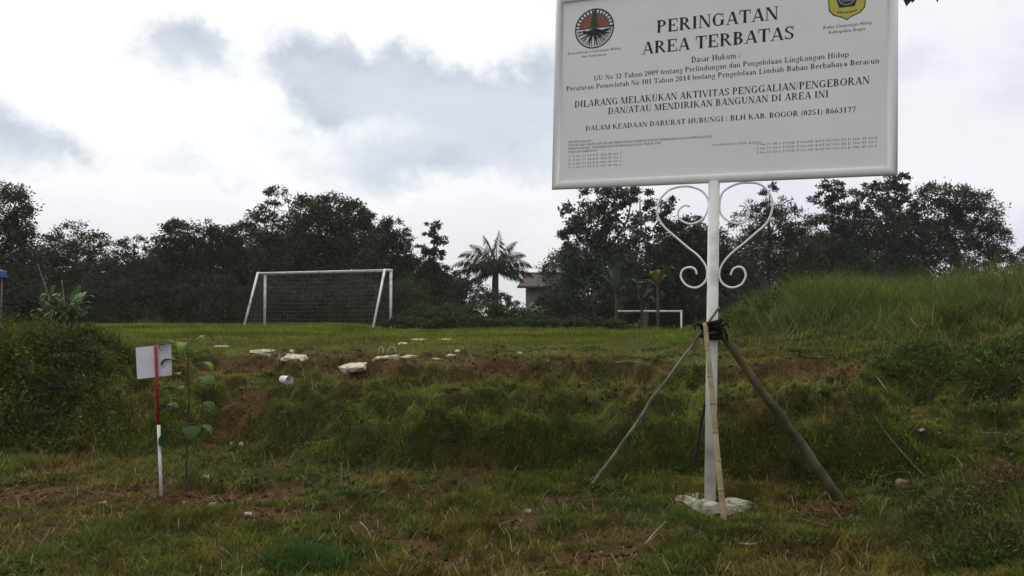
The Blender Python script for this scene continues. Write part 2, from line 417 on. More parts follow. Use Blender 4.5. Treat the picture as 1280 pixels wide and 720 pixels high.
# little hollows where the soil is bare
gz = gz - .05 * np.clip(sl, 0, 1) * (GY.ravel() < 9)
_x, _y = GX.ravel(), GY.ravel()
gsl = (hgt(_x, _y + .12) - hgt(_x, _y - .12)) / .24
moss = np.clip(1 - (gsl - .12) / .4, 0, 1) * np.clip((gz - .3) / .15, 0, 1) * np.clip((1.02 - gz) / .1, 0, 1) * (_y < 15) * (_y > 7.4)  # level ledges take the lighter turf tint, standing in for slope shading
gcol = np.stack([np.clip(sl, 0, 1), moss, sl * 0], -1)
tag(fast('ground', np.stack([GX.ravel(), GY.ravel(), gz], -1), [quads], gm, col=gcol, smooth=True), kind='structure')

# ------------------------------------------------------------------ blades and leaves
def blades(P, h, w, lean, col, curl=.5):
    n = len(P); a = rng.random(n) * 2 * np.pi; d = np.stack([np.cos(a), np.sin(a), a * 0], -1)
    fa = rng.random(n) * 2 * np.pi
    s = np.stack([np.cos(fa), np.sin(fa), a * 0], -1) * (w / 2)[:, None]
    up = np.array([0, 0, 1.0])
    mid = P + up * (h * .6)[:, None] + d * (h * lean * curl)[:, None]
    tip = P + up * (h * np.sqrt(np.clip(1 - lean ** 2 * .6, .15, 1)))[:, None] + d * (h * lean * 1.2)[:, None]
    V = np.stack([P - s, P + s, mid + s * .75, mid - s * .75, tip], 1).reshape(-1, 3)
    b = np.arange(n) * 5
    return V, np.stack([b, b + 1, b + 2, b + 3], -1), np.stack([b + 3, b + 2, b + 4], -1), np.repeat(col, 5, 0)
def blade_obj(name, P, h, w, lean, col, parent=None, mat=None):
    V, q, t, c = blades(P, h, w, lean, col)
    return fast(name, V, [q, t], mat or M['blade'], parent, c)
def leaves(P, L, W, D, col, fold=.25):
    """rhombic leaves: P base, D unit direction"""
    n = len(P); r = rng.normal(size=(n, 3)); s = np.cross(D, r); s /= np.linalg.norm(s, axis=1)[:, None] + 1e-9
    nn = np.cross(s, D)
    m = P + D * (L * .45)[:, None]
    V = np.stack([P, m + s * (W / 2)[:, None] + nn * (W * fold)[:, None], P + D * L[:, None] - nn * (L * .12)[:, None], m - s * (W / 2)[:, None] + nn * (W * fold)[:, None]], 1).reshape(-1, 3)
    b = np.arange(n) * 4
    return V, np.stack([b, b + 1, b + 2, b + 3], -1), np.repeat(col, 4, 0)
def leaf_obj(name, P, L, W, D, col, parent=None, mat=None):
    V, q, c = leaves(P, L, W, D, col)
    return fast(name, V, [q], mat or M['leaf'], parent, c)
def tintmix(n, pal, wts, jit=.25):
    pal = np.array(pal); i = rng.choice(len(pal), n, p=np.array(wts) / sum(wts))
    return pal[i] * (1 + (rng.random((n, 1)) - .5) * 2 * jit)
def unit(v): return v / (np.linalg.norm(v, axis=1)[:, None] + 1e-9)

GREEN = (.072, .102, .013); YEL = (.145, .138, .022); DRY = (.22, .165, .07); DEEP = (.036, .058, .011); BROWN = (.115, .070, .024); OLIVE = (.088, .088, .014)
def sample(n, y0, y1, pw=1.0, px0=-70, px1=1350):
    px = px0 + rng.random(n) * (px1 - px0)
    Y = (y0 ** pw + rng.random(n) * (y1 ** pw - y0 ** pw)) ** (1 / pw)
    return px, Y, (px - 640) / 1024 * Y
def base_line(px):        # Y of the bank's foot for each column
    return np.interp(px, [-100, 60, 180, 300, 350, 450, 650, 850, 1050, 1150, 1400], [9.2, 9.2, 9.3, 9.7, 8.8, 8.2, 8.0, 7.7, 7.5, 7.3, 7.0])
# short grass on the lower ground
px, Y, X = sample(330000, 4.3, 10.2, 1.6)
s = soil(X, Y); dens = .72 + fbm(X, Y, .42, 2) * 1.9
keep = (rng.random(len(X)) < np.clip(dens, .06, 1) * np.clip(1.15 - s * 1.35, .03, 1)) & (Y < base_line(px) + .35)
px, Y, X, s = px[keep], Y[keep], X[keep], s[keep]
Z = hgt(X, Y) - .008; n = len(X)
hh = (.025 + .045 * rng.random(n)) * (1 + 1.1 * np.clip(fbm(X, Y, .8, 3), -.4, .6)); hh *= np.clip(1.1 - s * .5, .4, 1.1)
gn = np.clip(.5 + fbm(X, Y, 1.1, 4) * 1.3, 0, 1)[:, None]
c = tintmix(n, [GREEN, OLIVE, DEEP], [4, 3, 3]) * gn + tintmix(n, [OLIVE, YEL, DRY, BROWN], [4, 1.8, 1.2, 5]) * (1 - gn)
c *= np.clip(1.2 + 1.1 * vnoise(X, Y, .13, 3) + .7 * vnoise(X, Y, .45, 1), .4, 1.7)[:, None]
tag(blade_obj('short_grass', np.stack([X, Y, Z], -1), hh, .005 + .005 * rng.random(n), .3 + .65 * rng.random(n), c),
    'short patchy grass on the lower ground in front of the bank', 'grass', kind='stuff')
# bank and terrace: shaggy ground cover of small leaves and dry stems
px, Y, X = sample(360000, 7.2, 14.5, 1.3)
s = soil(X, Y); dens = .85 + fbm(X, Y, .55, 1) * 1.2
zz = hgt(X, Y)
bl = base_line(px)
keep = (Y > bl - .1) & (rng.random(len(X)) < np.clip(dens, .15, 1) * np.clip(1.1 - s * 1.1, .04, 1)) & ((zz < .86 + fbm(X, Y, .8, 2) * .3) | (px < 175) | (px > 930))
px, Y, X, Z = px[keep], Y[keep], X[keep], zz[keep]; n = len(X)
lump = np.clip(fbm(X, Y, .35, 6) + .2, 0, .6)
mound = np.clip((190 - px) / 60, 0, 1) * (Y < 12.5)
low = np.clip(1.15 - (Y - base_line(px)) / 1.1, 0, 1)            # rank green growth along the steep foot of the bank
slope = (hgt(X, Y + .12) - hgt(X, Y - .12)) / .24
flat = np.clip(1 - (slope - .12) / .4, 0, 1) * (mound < .3)       # mossy ledge turf, tint lightened as if top-lit; shaggy growth on the faces
MOSS_LIT = np.array((.122, .122, .014))  # moss colour with the skylight on the ledges painted in
top = .012 + (1 - .8 * flat) * .10 * lump + mound * np.clip(.10 + .55 * fbm(X, Y, .4, 2), 0, .45) + low * .06
clump_t = np.clip(1 + 1.5 * vnoise(X, Y, .16, 3) + .8 * vnoise(X, Y, .5, 1), .35, 1.8)[:, None]
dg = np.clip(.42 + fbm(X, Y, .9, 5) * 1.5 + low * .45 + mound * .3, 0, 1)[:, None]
lf = rng.random(n) < np.where(mound > .3, .65, .22 + .3 * low)
m = lf.sum()
P = np.stack([X, Y, Z + rng.random(n) ** .7 * top], -1)
D = unit(rng.normal(size=(m, 3)) + np.array([0, -.35, .45]))
L = (.014 + .026 * rng.random(m) ** 1.5) * (1 + mound[lf] * .5)
c = tintmix(m, [DEEP, OLIVE, GREEN], [5, 3, 3]) * dg[lf] + tintmix(m, [OLIVE, BROWN, YEL, DEEP], [3, 5, 1, 2]) * (1 - dg[lf])
c = c * (1 - .5 * flat[lf, None]) + MOSS_LIT * .5 * flat[lf, None]
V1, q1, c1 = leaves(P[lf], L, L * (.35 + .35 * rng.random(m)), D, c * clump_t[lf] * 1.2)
bl_ = ~lf; m = bl_.sum()
cb = tintmix(m, [DEEP, GREEN, OLIVE], [3, 4, 4]) * dg[bl_] + tintmix(m, [OLIVE, YEL, DRY, BROWN], [4, 1.6, 1.8, 5]) * (1 - dg[bl_])
cb = cb * (1 - .6 * flat[bl_, None]) + MOSS_LIT * (.8 + .4 * rng.random((m, 1))) * .6 * flat[bl_, None]
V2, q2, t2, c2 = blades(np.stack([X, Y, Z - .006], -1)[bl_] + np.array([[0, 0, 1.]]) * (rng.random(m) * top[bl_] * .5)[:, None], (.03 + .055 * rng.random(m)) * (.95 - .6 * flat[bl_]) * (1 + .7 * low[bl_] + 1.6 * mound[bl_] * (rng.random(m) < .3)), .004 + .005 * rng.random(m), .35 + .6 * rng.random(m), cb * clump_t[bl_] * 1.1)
o = len(V1)
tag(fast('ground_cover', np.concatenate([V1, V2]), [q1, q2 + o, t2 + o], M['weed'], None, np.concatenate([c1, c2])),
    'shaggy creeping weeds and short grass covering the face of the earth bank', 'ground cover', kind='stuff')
# grass of the playing field on the upper level
px, Y, X = sample(260000, 10.2, 45, 1.15)
s = soil(X, Y); zz = hgt(X, Y)
keep = (rng.random(len(X)) < np.clip(.9 + fbm(X, Y, 1.5, 2), .3, 1) * np.clip(1.1 - s * 1.3, .03, 1)) & (zz > np.where(Y < 20, .9, .5)) & ((px < 960) | (Y < 13))
px, Y, X, Z = px[keep], Y[keep], X[keep], zz[keep]; n = len(X)
hh = (.03 + .05 * rng.random(n)) * np.clip(Y / 14, .8, 2.0) * (1 + np.clip(fbm(X, Y, 1.2, 7), -.4, .6))
gn = np.clip(.5 + fbm(X, Y, 2.5, 4) * 1.1, 0, 1)[:, None]
c = tintmix(n, [GREEN, YEL, OLIVE], [4, 3, 3]) * gn + tintmix(n, [YEL, OLIVE, DRY, BROWN], [4, 4, 1.5, 2]) * (1 - gn)
tag(blade_obj('field_grass', np.stack([X, Y, Z - .01], -1), hh, (.004 + .004 * rng.random(n)) * np.clip(Y / 11, 1, 3), .2 + .5 * rng.random(n), c * np.clip(1 + .9 * vnoise(X, Y, .6, 3) + .8 * vnoise(X, Y, 2.2, 1), .5, 1.6)[:, None] * np.array([1.2, 1.42, .95])),
    'yellow-green grass of the football field above the bank', 'grass', kind='stuff')
# rank tall grass on the right-hand mound
px, Y, X = sample(150000, 9.6, 23, 1.2, 815, 1400)
zz = hgt(X, Y)
edge = np.interp(Y, [9.6, 11, 13, 16, 23], [1110, 1000, 905, 850, 835])
keep = (px > edge + fbm(X, Y, 1.2, 3) * 160) & (rng.random(len(X)) < np.clip(.75 + fbm(X, Y, .8, 6) * 1.6, .1, 1))
px, Y, X, Z, edge = px[keep], Y[keep], X[keep], zz[keep], edge[keep]; n = len(X)
tall = np.clip((Y - 9.5) / 6, .2, 1) * np.clip((px - edge) / 210, .15, 1) * np.clip(1 + 1.6 * vnoise(X, Y, .7, 2), .35, 1.7)
hh = (.16 + .78 * rng.random(n) ** 1.5) * tall
gn = np.clip(.6 + fbm(X, Y, 1.4, 4) * 1.4, 0, 1)[:, None]
c = tintmix(n, [(.06, .098, .018), (.044, .07, .016), (.095, .12, .022)], [4, 3, 2]) * gn + tintmix(n, [OLIVE, (.13, .115, .045), DEEP, DRY], [4, 3, 2, 1]) * (1 - gn)
c *= np.clip(1.05 + 1.0 * vnoise(X, Y, .25, 3) + .8 * vnoise(X, Y, .9, 1), .45, 1.7)[:, None] * np.array([1.08, 1.25, 1.1])
tag(blade_obj('tall_grass', np.stack([X, Y, Z - .02], -1), hh, .006 + .008 * rng.random(n), .35 + .75 * rng.random(n), c),
    'rank green grass of uneven height over the mound on the right', 'grass', kind='stuff')
px, Y, X = sample(1500, 12, 20, 1.2, 950, 1400)
zz = hgt(X, Y); n = len(X)
tag(blade_obj('tall_grass', np.stack([X, Y, zz - .02], -1), .35 + .65 * rng.random(n) ** 1.5, .008 + .006 * rng.random(n), .2 + .9 * rng.random(n), tintmix(n, [(.1, .12, .05), (.14, .12, .06), (.07, .09, .035)], [3, 2, 3])),
    'tall seeding stems rising out of the grass on the right-hand mound', 'grass', kind='stuff')

# broad little weeds, straw and soil crumbs on the lower ground and the bank
px, Y, X = sample(9000, 4.4, 14, 1.5)
keep = (fbm(X, Y, .6, 7) > .05) & (soil(X, Y) < .6); px, Y, X = px[keep], Y[keep], X[keep]
k = 9; P = np.repeat(np.stack([X, Y, hgt(X, Y) + .005], -1), k, 0); n = len(P)
a = rng.random(n) * 6.283; D = unit(np.stack([np.cos(a), np.sin(a), .25 + .9 * rng.random(n)], -1))
sz = np.repeat(.7 + .7 * rng.random(len(X)), k)
L = (.025 + .03 * rng.random(n)) * sz
tag(leaf_obj('ground_weeds', P + D * .006, L, L * .5, D, tintmix(n, [(.06, .10, .02), (.045, .075, .018), (.09, .12, .03)], [4, 3, 2]) * np.repeat(.7 + .6 * rng.random(len(X)), k)[:, None], None, M['weed']),
    'small broad-leaved weeds scattered through the short grass', 'weeds', kind='stuff')
px, Y, X = sample(9000, 4.4, 13, 1.5); n = len(X)
tag(blade_obj('straw', np.stack([X, Y, hgt(X, Y) + .004 + .02 * rng.random(n)], -1), .05 + .11 * rng.random(n) ** 2, .0025 + .003 * rng.random(n), .85 + .5 * rng.random(n), tintmix(n, [DRY, (.3, .25, .14), BROWN], [3, 2, 2])),
    'dead straw lying over the short grass', 'straw', kind='stuff')
px, Y, X = sample(2600, 7.6, 13, 1.3); n = len(X)
tag(blade_obj('dead_stems', np.stack([X, Y, hgt(X, Y) - .01], -1), .08 + .26 * rng.random(n) ** 2.2, .003 + .003 * rng.random(n), .2 + .8 * rng.random(n), tintmix(n, [DRY, (.26, .2, .11), OLIVE], [3, 2, 3])),
    'thin dead stems standing out of the weeds on the bank', 'dead stems', kind='stuff')
px, Y, X = sample(60000, 4.4, 14, 1.4); keep = rng.random(len(X)) < np.clip(soil(X, Y) - .15, 0, 1)
px, Y, X = px[keep], Y[keep], X[keep]; n = len(X)
rr = .004 + .02 * rng.random(n) ** 4
ctr = np.stack([X, Y, hgt(X, Y) + rr * .3 - .05 * np.clip(soil(X, Y), 0, 1) * (Y < 9)], -1)
octv = np.array([(1, 0, 0), (0, 1, 0), (-1, 0, 0), (0, -1, 0), (0, 0, 1), (0, 0, -1)], float)
octf = np.array([(0, 1, 4), (1, 2, 4), (2, 3, 4), (3, 0, 4), (1, 0, 5), (2, 1, 5), (3, 2, 5), (0, 3, 5)])
V = (ctr[:, None, :] + octv[None] * rr[:, None, None] * (.6 + .8 * rng.random((n, 6, 1)))).reshape(-1, 3)
F = (octf[None] + (np.arange(n) * 6)[:, None, None]).reshape(-1, 3)
tag(fast('soil_crumbs', V, [F], M['blade'], None, np.repeat(tintmix(n, [(.05, .028, .013), (.10, .057, .028), (.17, .12, .08)], [4, 4, 1]), 6, 0)),
    'loose crumbs and clods of soil on the bare patches', 'soil crumbs', kind='stuff')

# ------------------------------------------------------------------ trees beyond the field
def crown_arrays(lobes, L, dens, pal, wts, droop=-.1, clump=.3, shell=.6, flat=.7):
    Ps, Ds, Ls, Cs = [], [], [], []
    for c, r in lobes:
        c = np.array(c); r = np.array(r)
        area = math.pi * r[0] * r[2]
        L_ = L * .62; nl = int(max(40, 1.9 * dens * area / (L_ * L_ * .26)))
        k = max(7, int(nl / 42))
        u = unit(rng.normal(size=(k, 3))) * (shell + (1 - shell) * rng.random((k, 1)) ** .6)
        cc = c + u * r
        ctint = .7 + .6 * rng.random(k)
        i = rng.integers(0, k, nl)
        rc = clump * r.mean() * (.6 + .8 * rng.random(k))
        p = cc[i] + rng.normal(size=(nl, 3)) * (rc[i, None] * np.array([.5, .5, .5 * flat]))
        out = unit(p - c)
        d = unit(out * .7 + rng.normal(size=(nl, 3)) * .75 + np.array([0, 0, droop]))
        Ps.append(p); Ds.append(d); Ls.append(L_ * (.6 + .8 * rng.random(nl)))
        Cs.append(tintmix(nl, pal, wts, .25) * ctint[i, None])
    return np.concatenate(Ps), np.concatenate(Ls), np.concatenate(Ds), np.concatenate(Cs)
DARKPAL = ([(.045, .061, .024), (.034, .046, .020), (.062, .083, .031)], [4, 4, 2])
OLVPAL = ([(.057, .065, .027), (.045, .050, .026), (.077, .077, .035)], [4, 4, 2])
BLUEPAL = ([(.058, .078, .046), (.047, .062, .040), (.078, .096, .055)], [4, 4, 2])
LITEPAL = ([(.045, .075, .026), (.06, .09, .03), (.035, .055, .022)], [4, 3, 3])
def tree(name, label, px, Y, lobes, L=.24, dens=2.2, pal=DARKPAL, group=None, tr=.13, droop=-.1, wr=.5, clump=.34, shell=.6, flat=.7,
         cat='tree', bark='bark', twigs=3, trunkless=False):
    x = (px - 640) / 1024 * Y; z0 = h1(x, Y) - .1
    root = empty(name, (x, Y, z0), label, cat, group)
    ob = Vector((x, Y, z0)); LB = []
    for lb in lobes:
        lx, ly, rx, ry = lb[:4]; dy = lb[4] if len(lb) > 4 else random.uniform(-.5, .5) * rx * Y / 1024
        c = at(lx, ly, Y + dy) - ob
        k = (Y + dy) / 1024
        LB.append((tuple(c), (rx * k, min(rx, ry * 1.3) * k * .85, ry * k)))
    P, LL, D, Cc = crown_arrays(LB, L, dens, *pal, droop=droop, clump=clump, shell=shell, flat=flat)
    ok = P[:, 2] > .05
    leaf_obj('crown' if cat == 'tree' else 'foliage', P[ok], LL[ok], LL[ok] * wr, D[ok], Cc[ok], root)
    m = MB()
    top = max(LB, key=lambda l: l[0][2])[0]; hz = top[2]
    mean = sum((Vector(l[0]) for l in LB), Vector()) / len(LB)
    tp = [Vector((0, 0, 0)), Vector((mean.x * .15, 0, hz * .25)), Vector((mean.x * .5, mean.y * .4, hz * .5)), Vector((top[0] * .8, top[1] * .8, hz * .8)), Vector(top)]
    pts = catmull(tp, 5); nP = len(pts)
    m.tube(pts, [tr * (1.25 - 1.1 * i / nP) if i else tr * 1.6 for i in range(nP)], 7)
    for c, r in LB:
        c = Vector(c)
        if (c - Vector(top)).length < .1: continue
        base = min(pts[2:-2], key=lambda p: (Vector((p.x, p.y, p.z)) - (c - Vector((0, 0, (c - p).xy.length * .9)))).length)
        mid = (base + c) / 2 + Vector((random.uniform(-.1, .1), random.uniform(-.1, .1), -.08)) * (c - base).length
        lp = catmull([base, mid, c], 4); m.tube(lp, [tr * (.5 - .4 * i / len(lp)) for i in range(len(lp))], 5)
        for _ in range(twigs):
            e = c + Vector((random.uniform(-1, 1) * r[0], random.uniform(-1, 1) * r[1], random.uniform(-.4, 1) * r[2])) * .8
            m.tube([lp[-3], (lp[-2] + e) / 2, e], [tr * .2, tr * .13, tr * .05], 4)
    m.build('trunk' if cat == 'tree' else 'stem', M[bark], root, True)
    return root
GL = 'trees behind the football field on the left'
GRR = 'trees beyond the mound on the right'
tree('broadleaf_tree', 'open-crowned tree at the left edge of the photo, ragged twigs against the sky', -5, 42,
     [(-8, 262, 40, 34), (18, 258, 20, 26), (-5, 310, 48, 36), (25, 285, 18, 20), (20, 330, 34, 34), (-50, 300, 40, 50), (0, 365, 50, 34)], group=GL, dens=1.7, pal=OLVPAL)
tree('broadleaf_tree', 'thin airy tree right of the left-edge tree, sky showing through its top', 95, 46,
     [(95, 297, 26, 18), (70, 312, 26, 20), (118, 306, 20, 14), (92, 330, 40, 24), (60, 345, 34, 34), (120, 350, 36, 34), (88, 372, 46, 30)], group=GL, dens=1.35, pal=OLVPAL)
tree('feathery_tree', 'low feathery brownish tree in the dip between the airy tree and the bamboo thicket', 160, 44,
     [(145, 312, 20, 12), (168, 306, 18, 10), (185, 324, 22, 14), (155, 334, 30, 18), (140, 360, 38, 32), (180, 358, 36, 32)], group=GL, dens=1.5, pal=OLVPAL, wr=.35)
tree('broadleaf_tree', 'round dark tree with a domed head left of the bamboo thicket', 224, 45,
     [(224, 296, 22, 20), (210, 316, 22, 22), (240, 318, 24, 24), (222, 346, 36, 36), (200, 365, 32, 30), (245, 365, 34, 32)], group=GL, dens=2.3)
tree('broadleaf_tree', 'dark tree with two small tufts on top, between the domed tree and the bamboo', 268, 46,
     [(262, 288, 15, 13), (284, 296, 18, 14), (270, 312, 28, 20), (268, 342, 38, 34), (270, 370, 40, 30)], group=GL, dens=2.2)
tree('bamboo_clump', 'drooping bamboo clump behind the left goalpost, one plume standing above all others', 335, 47,
     [(344, 245, 15, 14), (338, 266, 17, 13), (330, 282, 28, 20), (308, 300, 26, 24), (352, 292, 30, 26), (325, 325, 40, 32), (300, 345, 30, 38), (355, 340, 34, 40), (325, 372, 44, 30)],
     group=GL, dens=2.2, wr=.28, L=.36, droop=-.6, tr=.07)
tree('broadleaf_tree', 'broad dark tree right behind the big goal, widest and densest crown on the left', 410, 50,
     [(388, 264, 28, 20), (415, 262, 26, 18), (440, 268, 22, 16), (456, 276, 14, 14), (400, 292, 40, 26), (440, 300, 36, 28), (385, 325, 40, 34), (430, 335, 46, 36), (405, 368, 54, 34)], group=GL, dens=2.4)
tree('broadleaf_tree', 'dark leaning tree above the right goalpost, its head hooked to the right', 488, 48,
     [(492, 286, 18, 13), (478, 296, 20, 16), (502, 302, 14, 12), (485, 322, 30, 24), (470, 345, 30, 34), (500, 352, 28, 36), (484, 374, 38, 28)], group=GL, dens=2.1)
tree('tiered_tree', 'slim tree with flat stacked tiers of branches, right of the big goal', 541, 46,
     [(543, 282, 13, 5), (538, 293, 12, 5), (549, 302, 14, 6), (533, 311, 15, 6), (546, 318, 16, 6), (536, 330, 22, 10), (545, 345, 26, 14), (536, 365, 30, 24)],
     group=GL, dens=2.3, shell=.2, flat=.5, clump=.4)
tree('broadleaf_tree', 'small sparse tree leaning toward the coconut palm from its left', 578, 48,
     [(576, 345, 10, 8), (568, 352, 16, 10), (590, 358, 14, 9), (560, 360, 24, 18), (585, 368, 28, 18)], group=GL, dens=1.6, pal=BLUEPAL)
tree('broadleaf_tree', 'low dark tree standing between the coconut palm and the brown-roofed house', 634, 56,
     [(628, 376, 14, 9), (608, 376, 18, 11), (640, 384, 10, 7)], dens=1.6, group=GL, pal=BLUEPAL)
# right cluster
tree('broadleaf_tree', 'tall open tree under the left end of the warning board', 742, 44,
     [(745, 248, 24, 16), (720, 272, 20, 18), (770, 252, 22, 16), (745, 282, 30, 20), (712, 305, 14, 16), (790, 246, 16, 10), (775, 290, 28, 22), (730, 325, 32, 24), (716, 345, 12, 20), (765, 330, 32, 28), (735, 366, 44, 26)],
     group=GRR, dens=1.75, L=.3, wr=.6, twigs=4, pal=BLUEPAL)
tree('broadleaf_tree', 'tree with a pale bare trunk showing sky gaps, just left of the sign post scrolls', 806, 47,
     [(800, 245, 16, 10), (825, 256, 18, 14), (806, 275, 14, 12), (840, 275, 16, 14), (830, 300, 30, 20), (800, 318, 26, 22), (845, 330, 34, 30), (815, 362, 40, 30)],
     group=GRR, dens=1.5, L=.3, wr=.6, bark='palebark', twigs=4)
tree('broadleaf_tree', 'solid dark tree directly behind the post of the warning sign', 868, 46,
     [(862, 290, 24, 20), (885, 305, 28, 20), (855, 320, 36, 28), (895, 335, 34, 30), (865, 360, 46, 34), (915, 362, 36, 28)], group=GRR, dens=2.3)
tree('feathery_tree', 'light feathery tree seen through the right-hand scroll of the sign', 958, 44,
     [(962, 238, 14, 8), (948, 262, 20, 12), (975, 258, 18, 12), (935, 282, 24, 16), (965, 286, 28, 20), (990, 276, 22, 18), (955, 318, 38, 26), (990, 322, 38, 28), (960, 355, 48, 28)],
     group=GRR, dens=1.6, wr=.4, pal=OLVPAL)
tree('tiered_tree', 'tree with flat layered tiers under the right half of the board', 1040, 45,
     [(1040, 232, 20, 7), (1046, 242, 26, 7), (1030, 252, 24, 7), (1052, 262, 28, 8), (1032, 275, 32, 10), (1050, 292, 34, 14), (1028, 315, 40, 22), (1060, 325, 36, 26), (1040, 355, 50, 30)],
     group=GRR, dens=1.9, shell=.2, flat=.5, pal=BLUEPAL)
tree('broadleaf_tree', 'tall tree with an upswept feather-like top at the lower right corner of the board', 1110, 46,
     [(1100, 228, 20, 11), (1128, 226, 9, 12), (1112, 246, 24, 14), (1086, 256, 22, 16), (1128, 262, 22, 16), (1098, 282, 34, 22), (1130, 296, 32, 24), (1100, 322, 42, 28), (1110, 355, 50, 30)],
     group=GRR, dens=2.0, L=.3, pal=BLUEPAL)
tree('spreading_tree', 'big rounded spreading tree at far right with sky gaps low in its crown', 1195, 46,
     [(1180, 244, 32, 14), (1205, 250, 34, 16), (1170, 268, 34, 20), (1225, 272, 28, 20), (1195, 288, 40, 20), (1240, 300, 24, 18), (1160, 300, 30, 22), (1215, 318, 40, 18), (1248, 325, 20, 13), (1170, 335, 36, 24), (1215, 348, 34, 12), (1185, 366, 50, 20)],
     group=GRR, dens=1.9, L=.24, pal=BLUEPAL)
tree('broadleaf_tree', 'half-visible dark tree cut by the right edge of the photo', 1292, 48,
     [(1285, 328, 20, 12), (1300, 320, 24, 16), (1275, 345, 20, 12), (1300, 350, 34, 20), (1285, 368, 30, 18)], group=GRR, dens=1.9, pal=BLUEPAL)
tree('broadleaf_tree', 'short dark tree closing the gap between the two tallest trees on the right', 1080, 52,
     [(1075, 290, 26, 22), (1140, 320, 30, 26), (1010, 310, 30, 26), (1075, 330, 44, 30), (1120, 360, 44, 26), (1020, 355, 44, 28)], group=GRR, dens=2.2)
# a second rank fills the wood behind the field
for px, Y, tp, lab in ((30, 60, 318, 'dim tree deep in the wood behind the left-edge tree'), (125, 62, 326, 'dim tree deep in the wood behind the airy tree'),
                       (195, 60, 322, 'dim tree deep in the wood behind the domed tree'), (300, 63, 296, 'dim tree deep in the wood behind the bamboo clump'),
                       (375, 62, 282, 'dim tree deep in the wood behind the middle of the big goal'), (455, 62, 296, 'dim tree deep in the wood behind the right half of the big goal'),
                       (525, 60, 330, 'dim tree deep in the wood behind the slim tiered tree'), (735, 62, 300, 'dim tree deep in the wood behind the tall open tree'),
                       (850, 62, 292, 'dim tree deep in the wood behind the sign post'), (930, 60, 300, 'dim tree deep in the wood right of the sign post')):
    h = 395 - tp
    tree('broadleaf_tree', lab, px, Y, [(px, tp + h * .18, 30, h * .2), (px - 24, tp + h * .42, 34, h * .26), (px + 26, tp + h * .45, 34, h * .26), (px, tp + h * .7, 56, h * .3), (px, tp + h * .9, 60, h * .2)],
         L=.3, dens=2.1, group='dim trees in the second rank of the wood', twigs=1)
# undergrowth along the far edge of the field, one bush after another
GB = 'dark bushes along the far edge of the field'
for px, Y, rx, tp, lab, pal in (
        (-20, 41, 40, 352, 'dark bush at the left edge behind the field', DARKPAL), (45, 42, 40, 356, 'dark bush behind the broad-leaved plant', OLVPAL),
        (105, 43, 40, 352, 'dark bush below the thin airy tree', DARKPAL), (165, 43, 40, 350, 'brownish bush below the feathery tree', OLVPAL),
        (225, 43, 40, 352, 'dark bush below the domed tree', DARKPAL), (280, 43, 36, 346, 'dark bush just left of the big goal', DARKPAL),
        (335, 44, 36, 344, 'dark bush behind the left goalpost', OLVPAL), (390, 44, 38, 350, 'dark bush behind the left half of the goal net', DARKPAL),
        (445, 44, 38, 350, 'dark bush behind the right half of the goal net', OLVPAL), (500, 43, 34, 350, 'dark bush just right of the big goal', DARKPAL),
        (688, 44, 22, 368, 'dark bush under the eaves end of the brown roof', DARKPAL), (742, 46, 34, 370, 'dark bush left of the banana plants', BLUEPAL),
        (800, 49, 34, 366, 'dark bush behind the small far goal', DARKPAL), (850, 48, 36, 368, 'dark bush right of the small far goal', OLVPAL),
        (905, 40, 34, 366, 'dark bush touching the right side of the sign post', DARKPAL), (965, 36, 36, 362, 'dark bush at the back of the mound below the feathery tree', BLUEPAL),
        (1030, 36, 40, 356, 'dark bush at the back of the mound below the layered tree', DARKPAL), (1100, 37, 42, 352, 'dark bush at the back of the mound below the tall corner tree', BLUEPAL),
        (1170, 37, 40, 356, 'dark bush at the back of the mound below the spreading tree', DARKPAL), (1240, 38, 40, 360, 'dark bush at the back of the mound near the right edge', BLUEPAL)):
    bot = 412 if px < 900 else 385
    h = bot - tp
    tree('bush', lab, px, Y, [(px, tp + h * .3, rx * .7, h * .3), (px - rx * .5, tp + h * .5, rx * .6, h * .32), (px + rx * .5, tp + h * .5, rx * .6, h * .32), (px, tp + h * .75, rx, h * .3)],
         L=.2, dens=1.9, pal=pal, group=GB, tr=.05, cat='bush', twigs=1)
GH = 'low green creeper heaps along the field edge'
for px, Y, rx, tp, lab in ((525, 36, 22, 380, 'low creeper heap right of the big goal'), (565, 38, 28, 380, 'low bright creeper heap left of the coconut palm'),
                           (605, 37, 28, 377, 'tallest bright creeper heap below the coconut palm'), (645, 37, 24, 384, 'low creeper heap below the house'),
                           (590, 32, 40, 396, 'long dark creeper heap nearest the field below the palm'), (520, 32, 34, 396, 'dark creeper heap nearest the field beside the goal'),
                           (665, 32, 40, 397, 'long dark creeper heap nearest the field below the house'), (735, 32, 40, 398, 'dark creeper heap nearest the field left of the small goal')):
    h = 416 - tp
    tree('creeper_heap', lab, px, Y, [(px, tp + h * .35, rx, h * .35), (px - rx * .7, tp + h * .55, rx * .6, h * .35), (px + rx * .7, tp + h * .55, rx * .6, h * .35)],
         L=.13, wr=.8, dens=1.9, pal=LITEPAL if tp < 390 else DARKPAL, group=GH, tr=.03, cat='bush', twigs=1, droop=-.3)

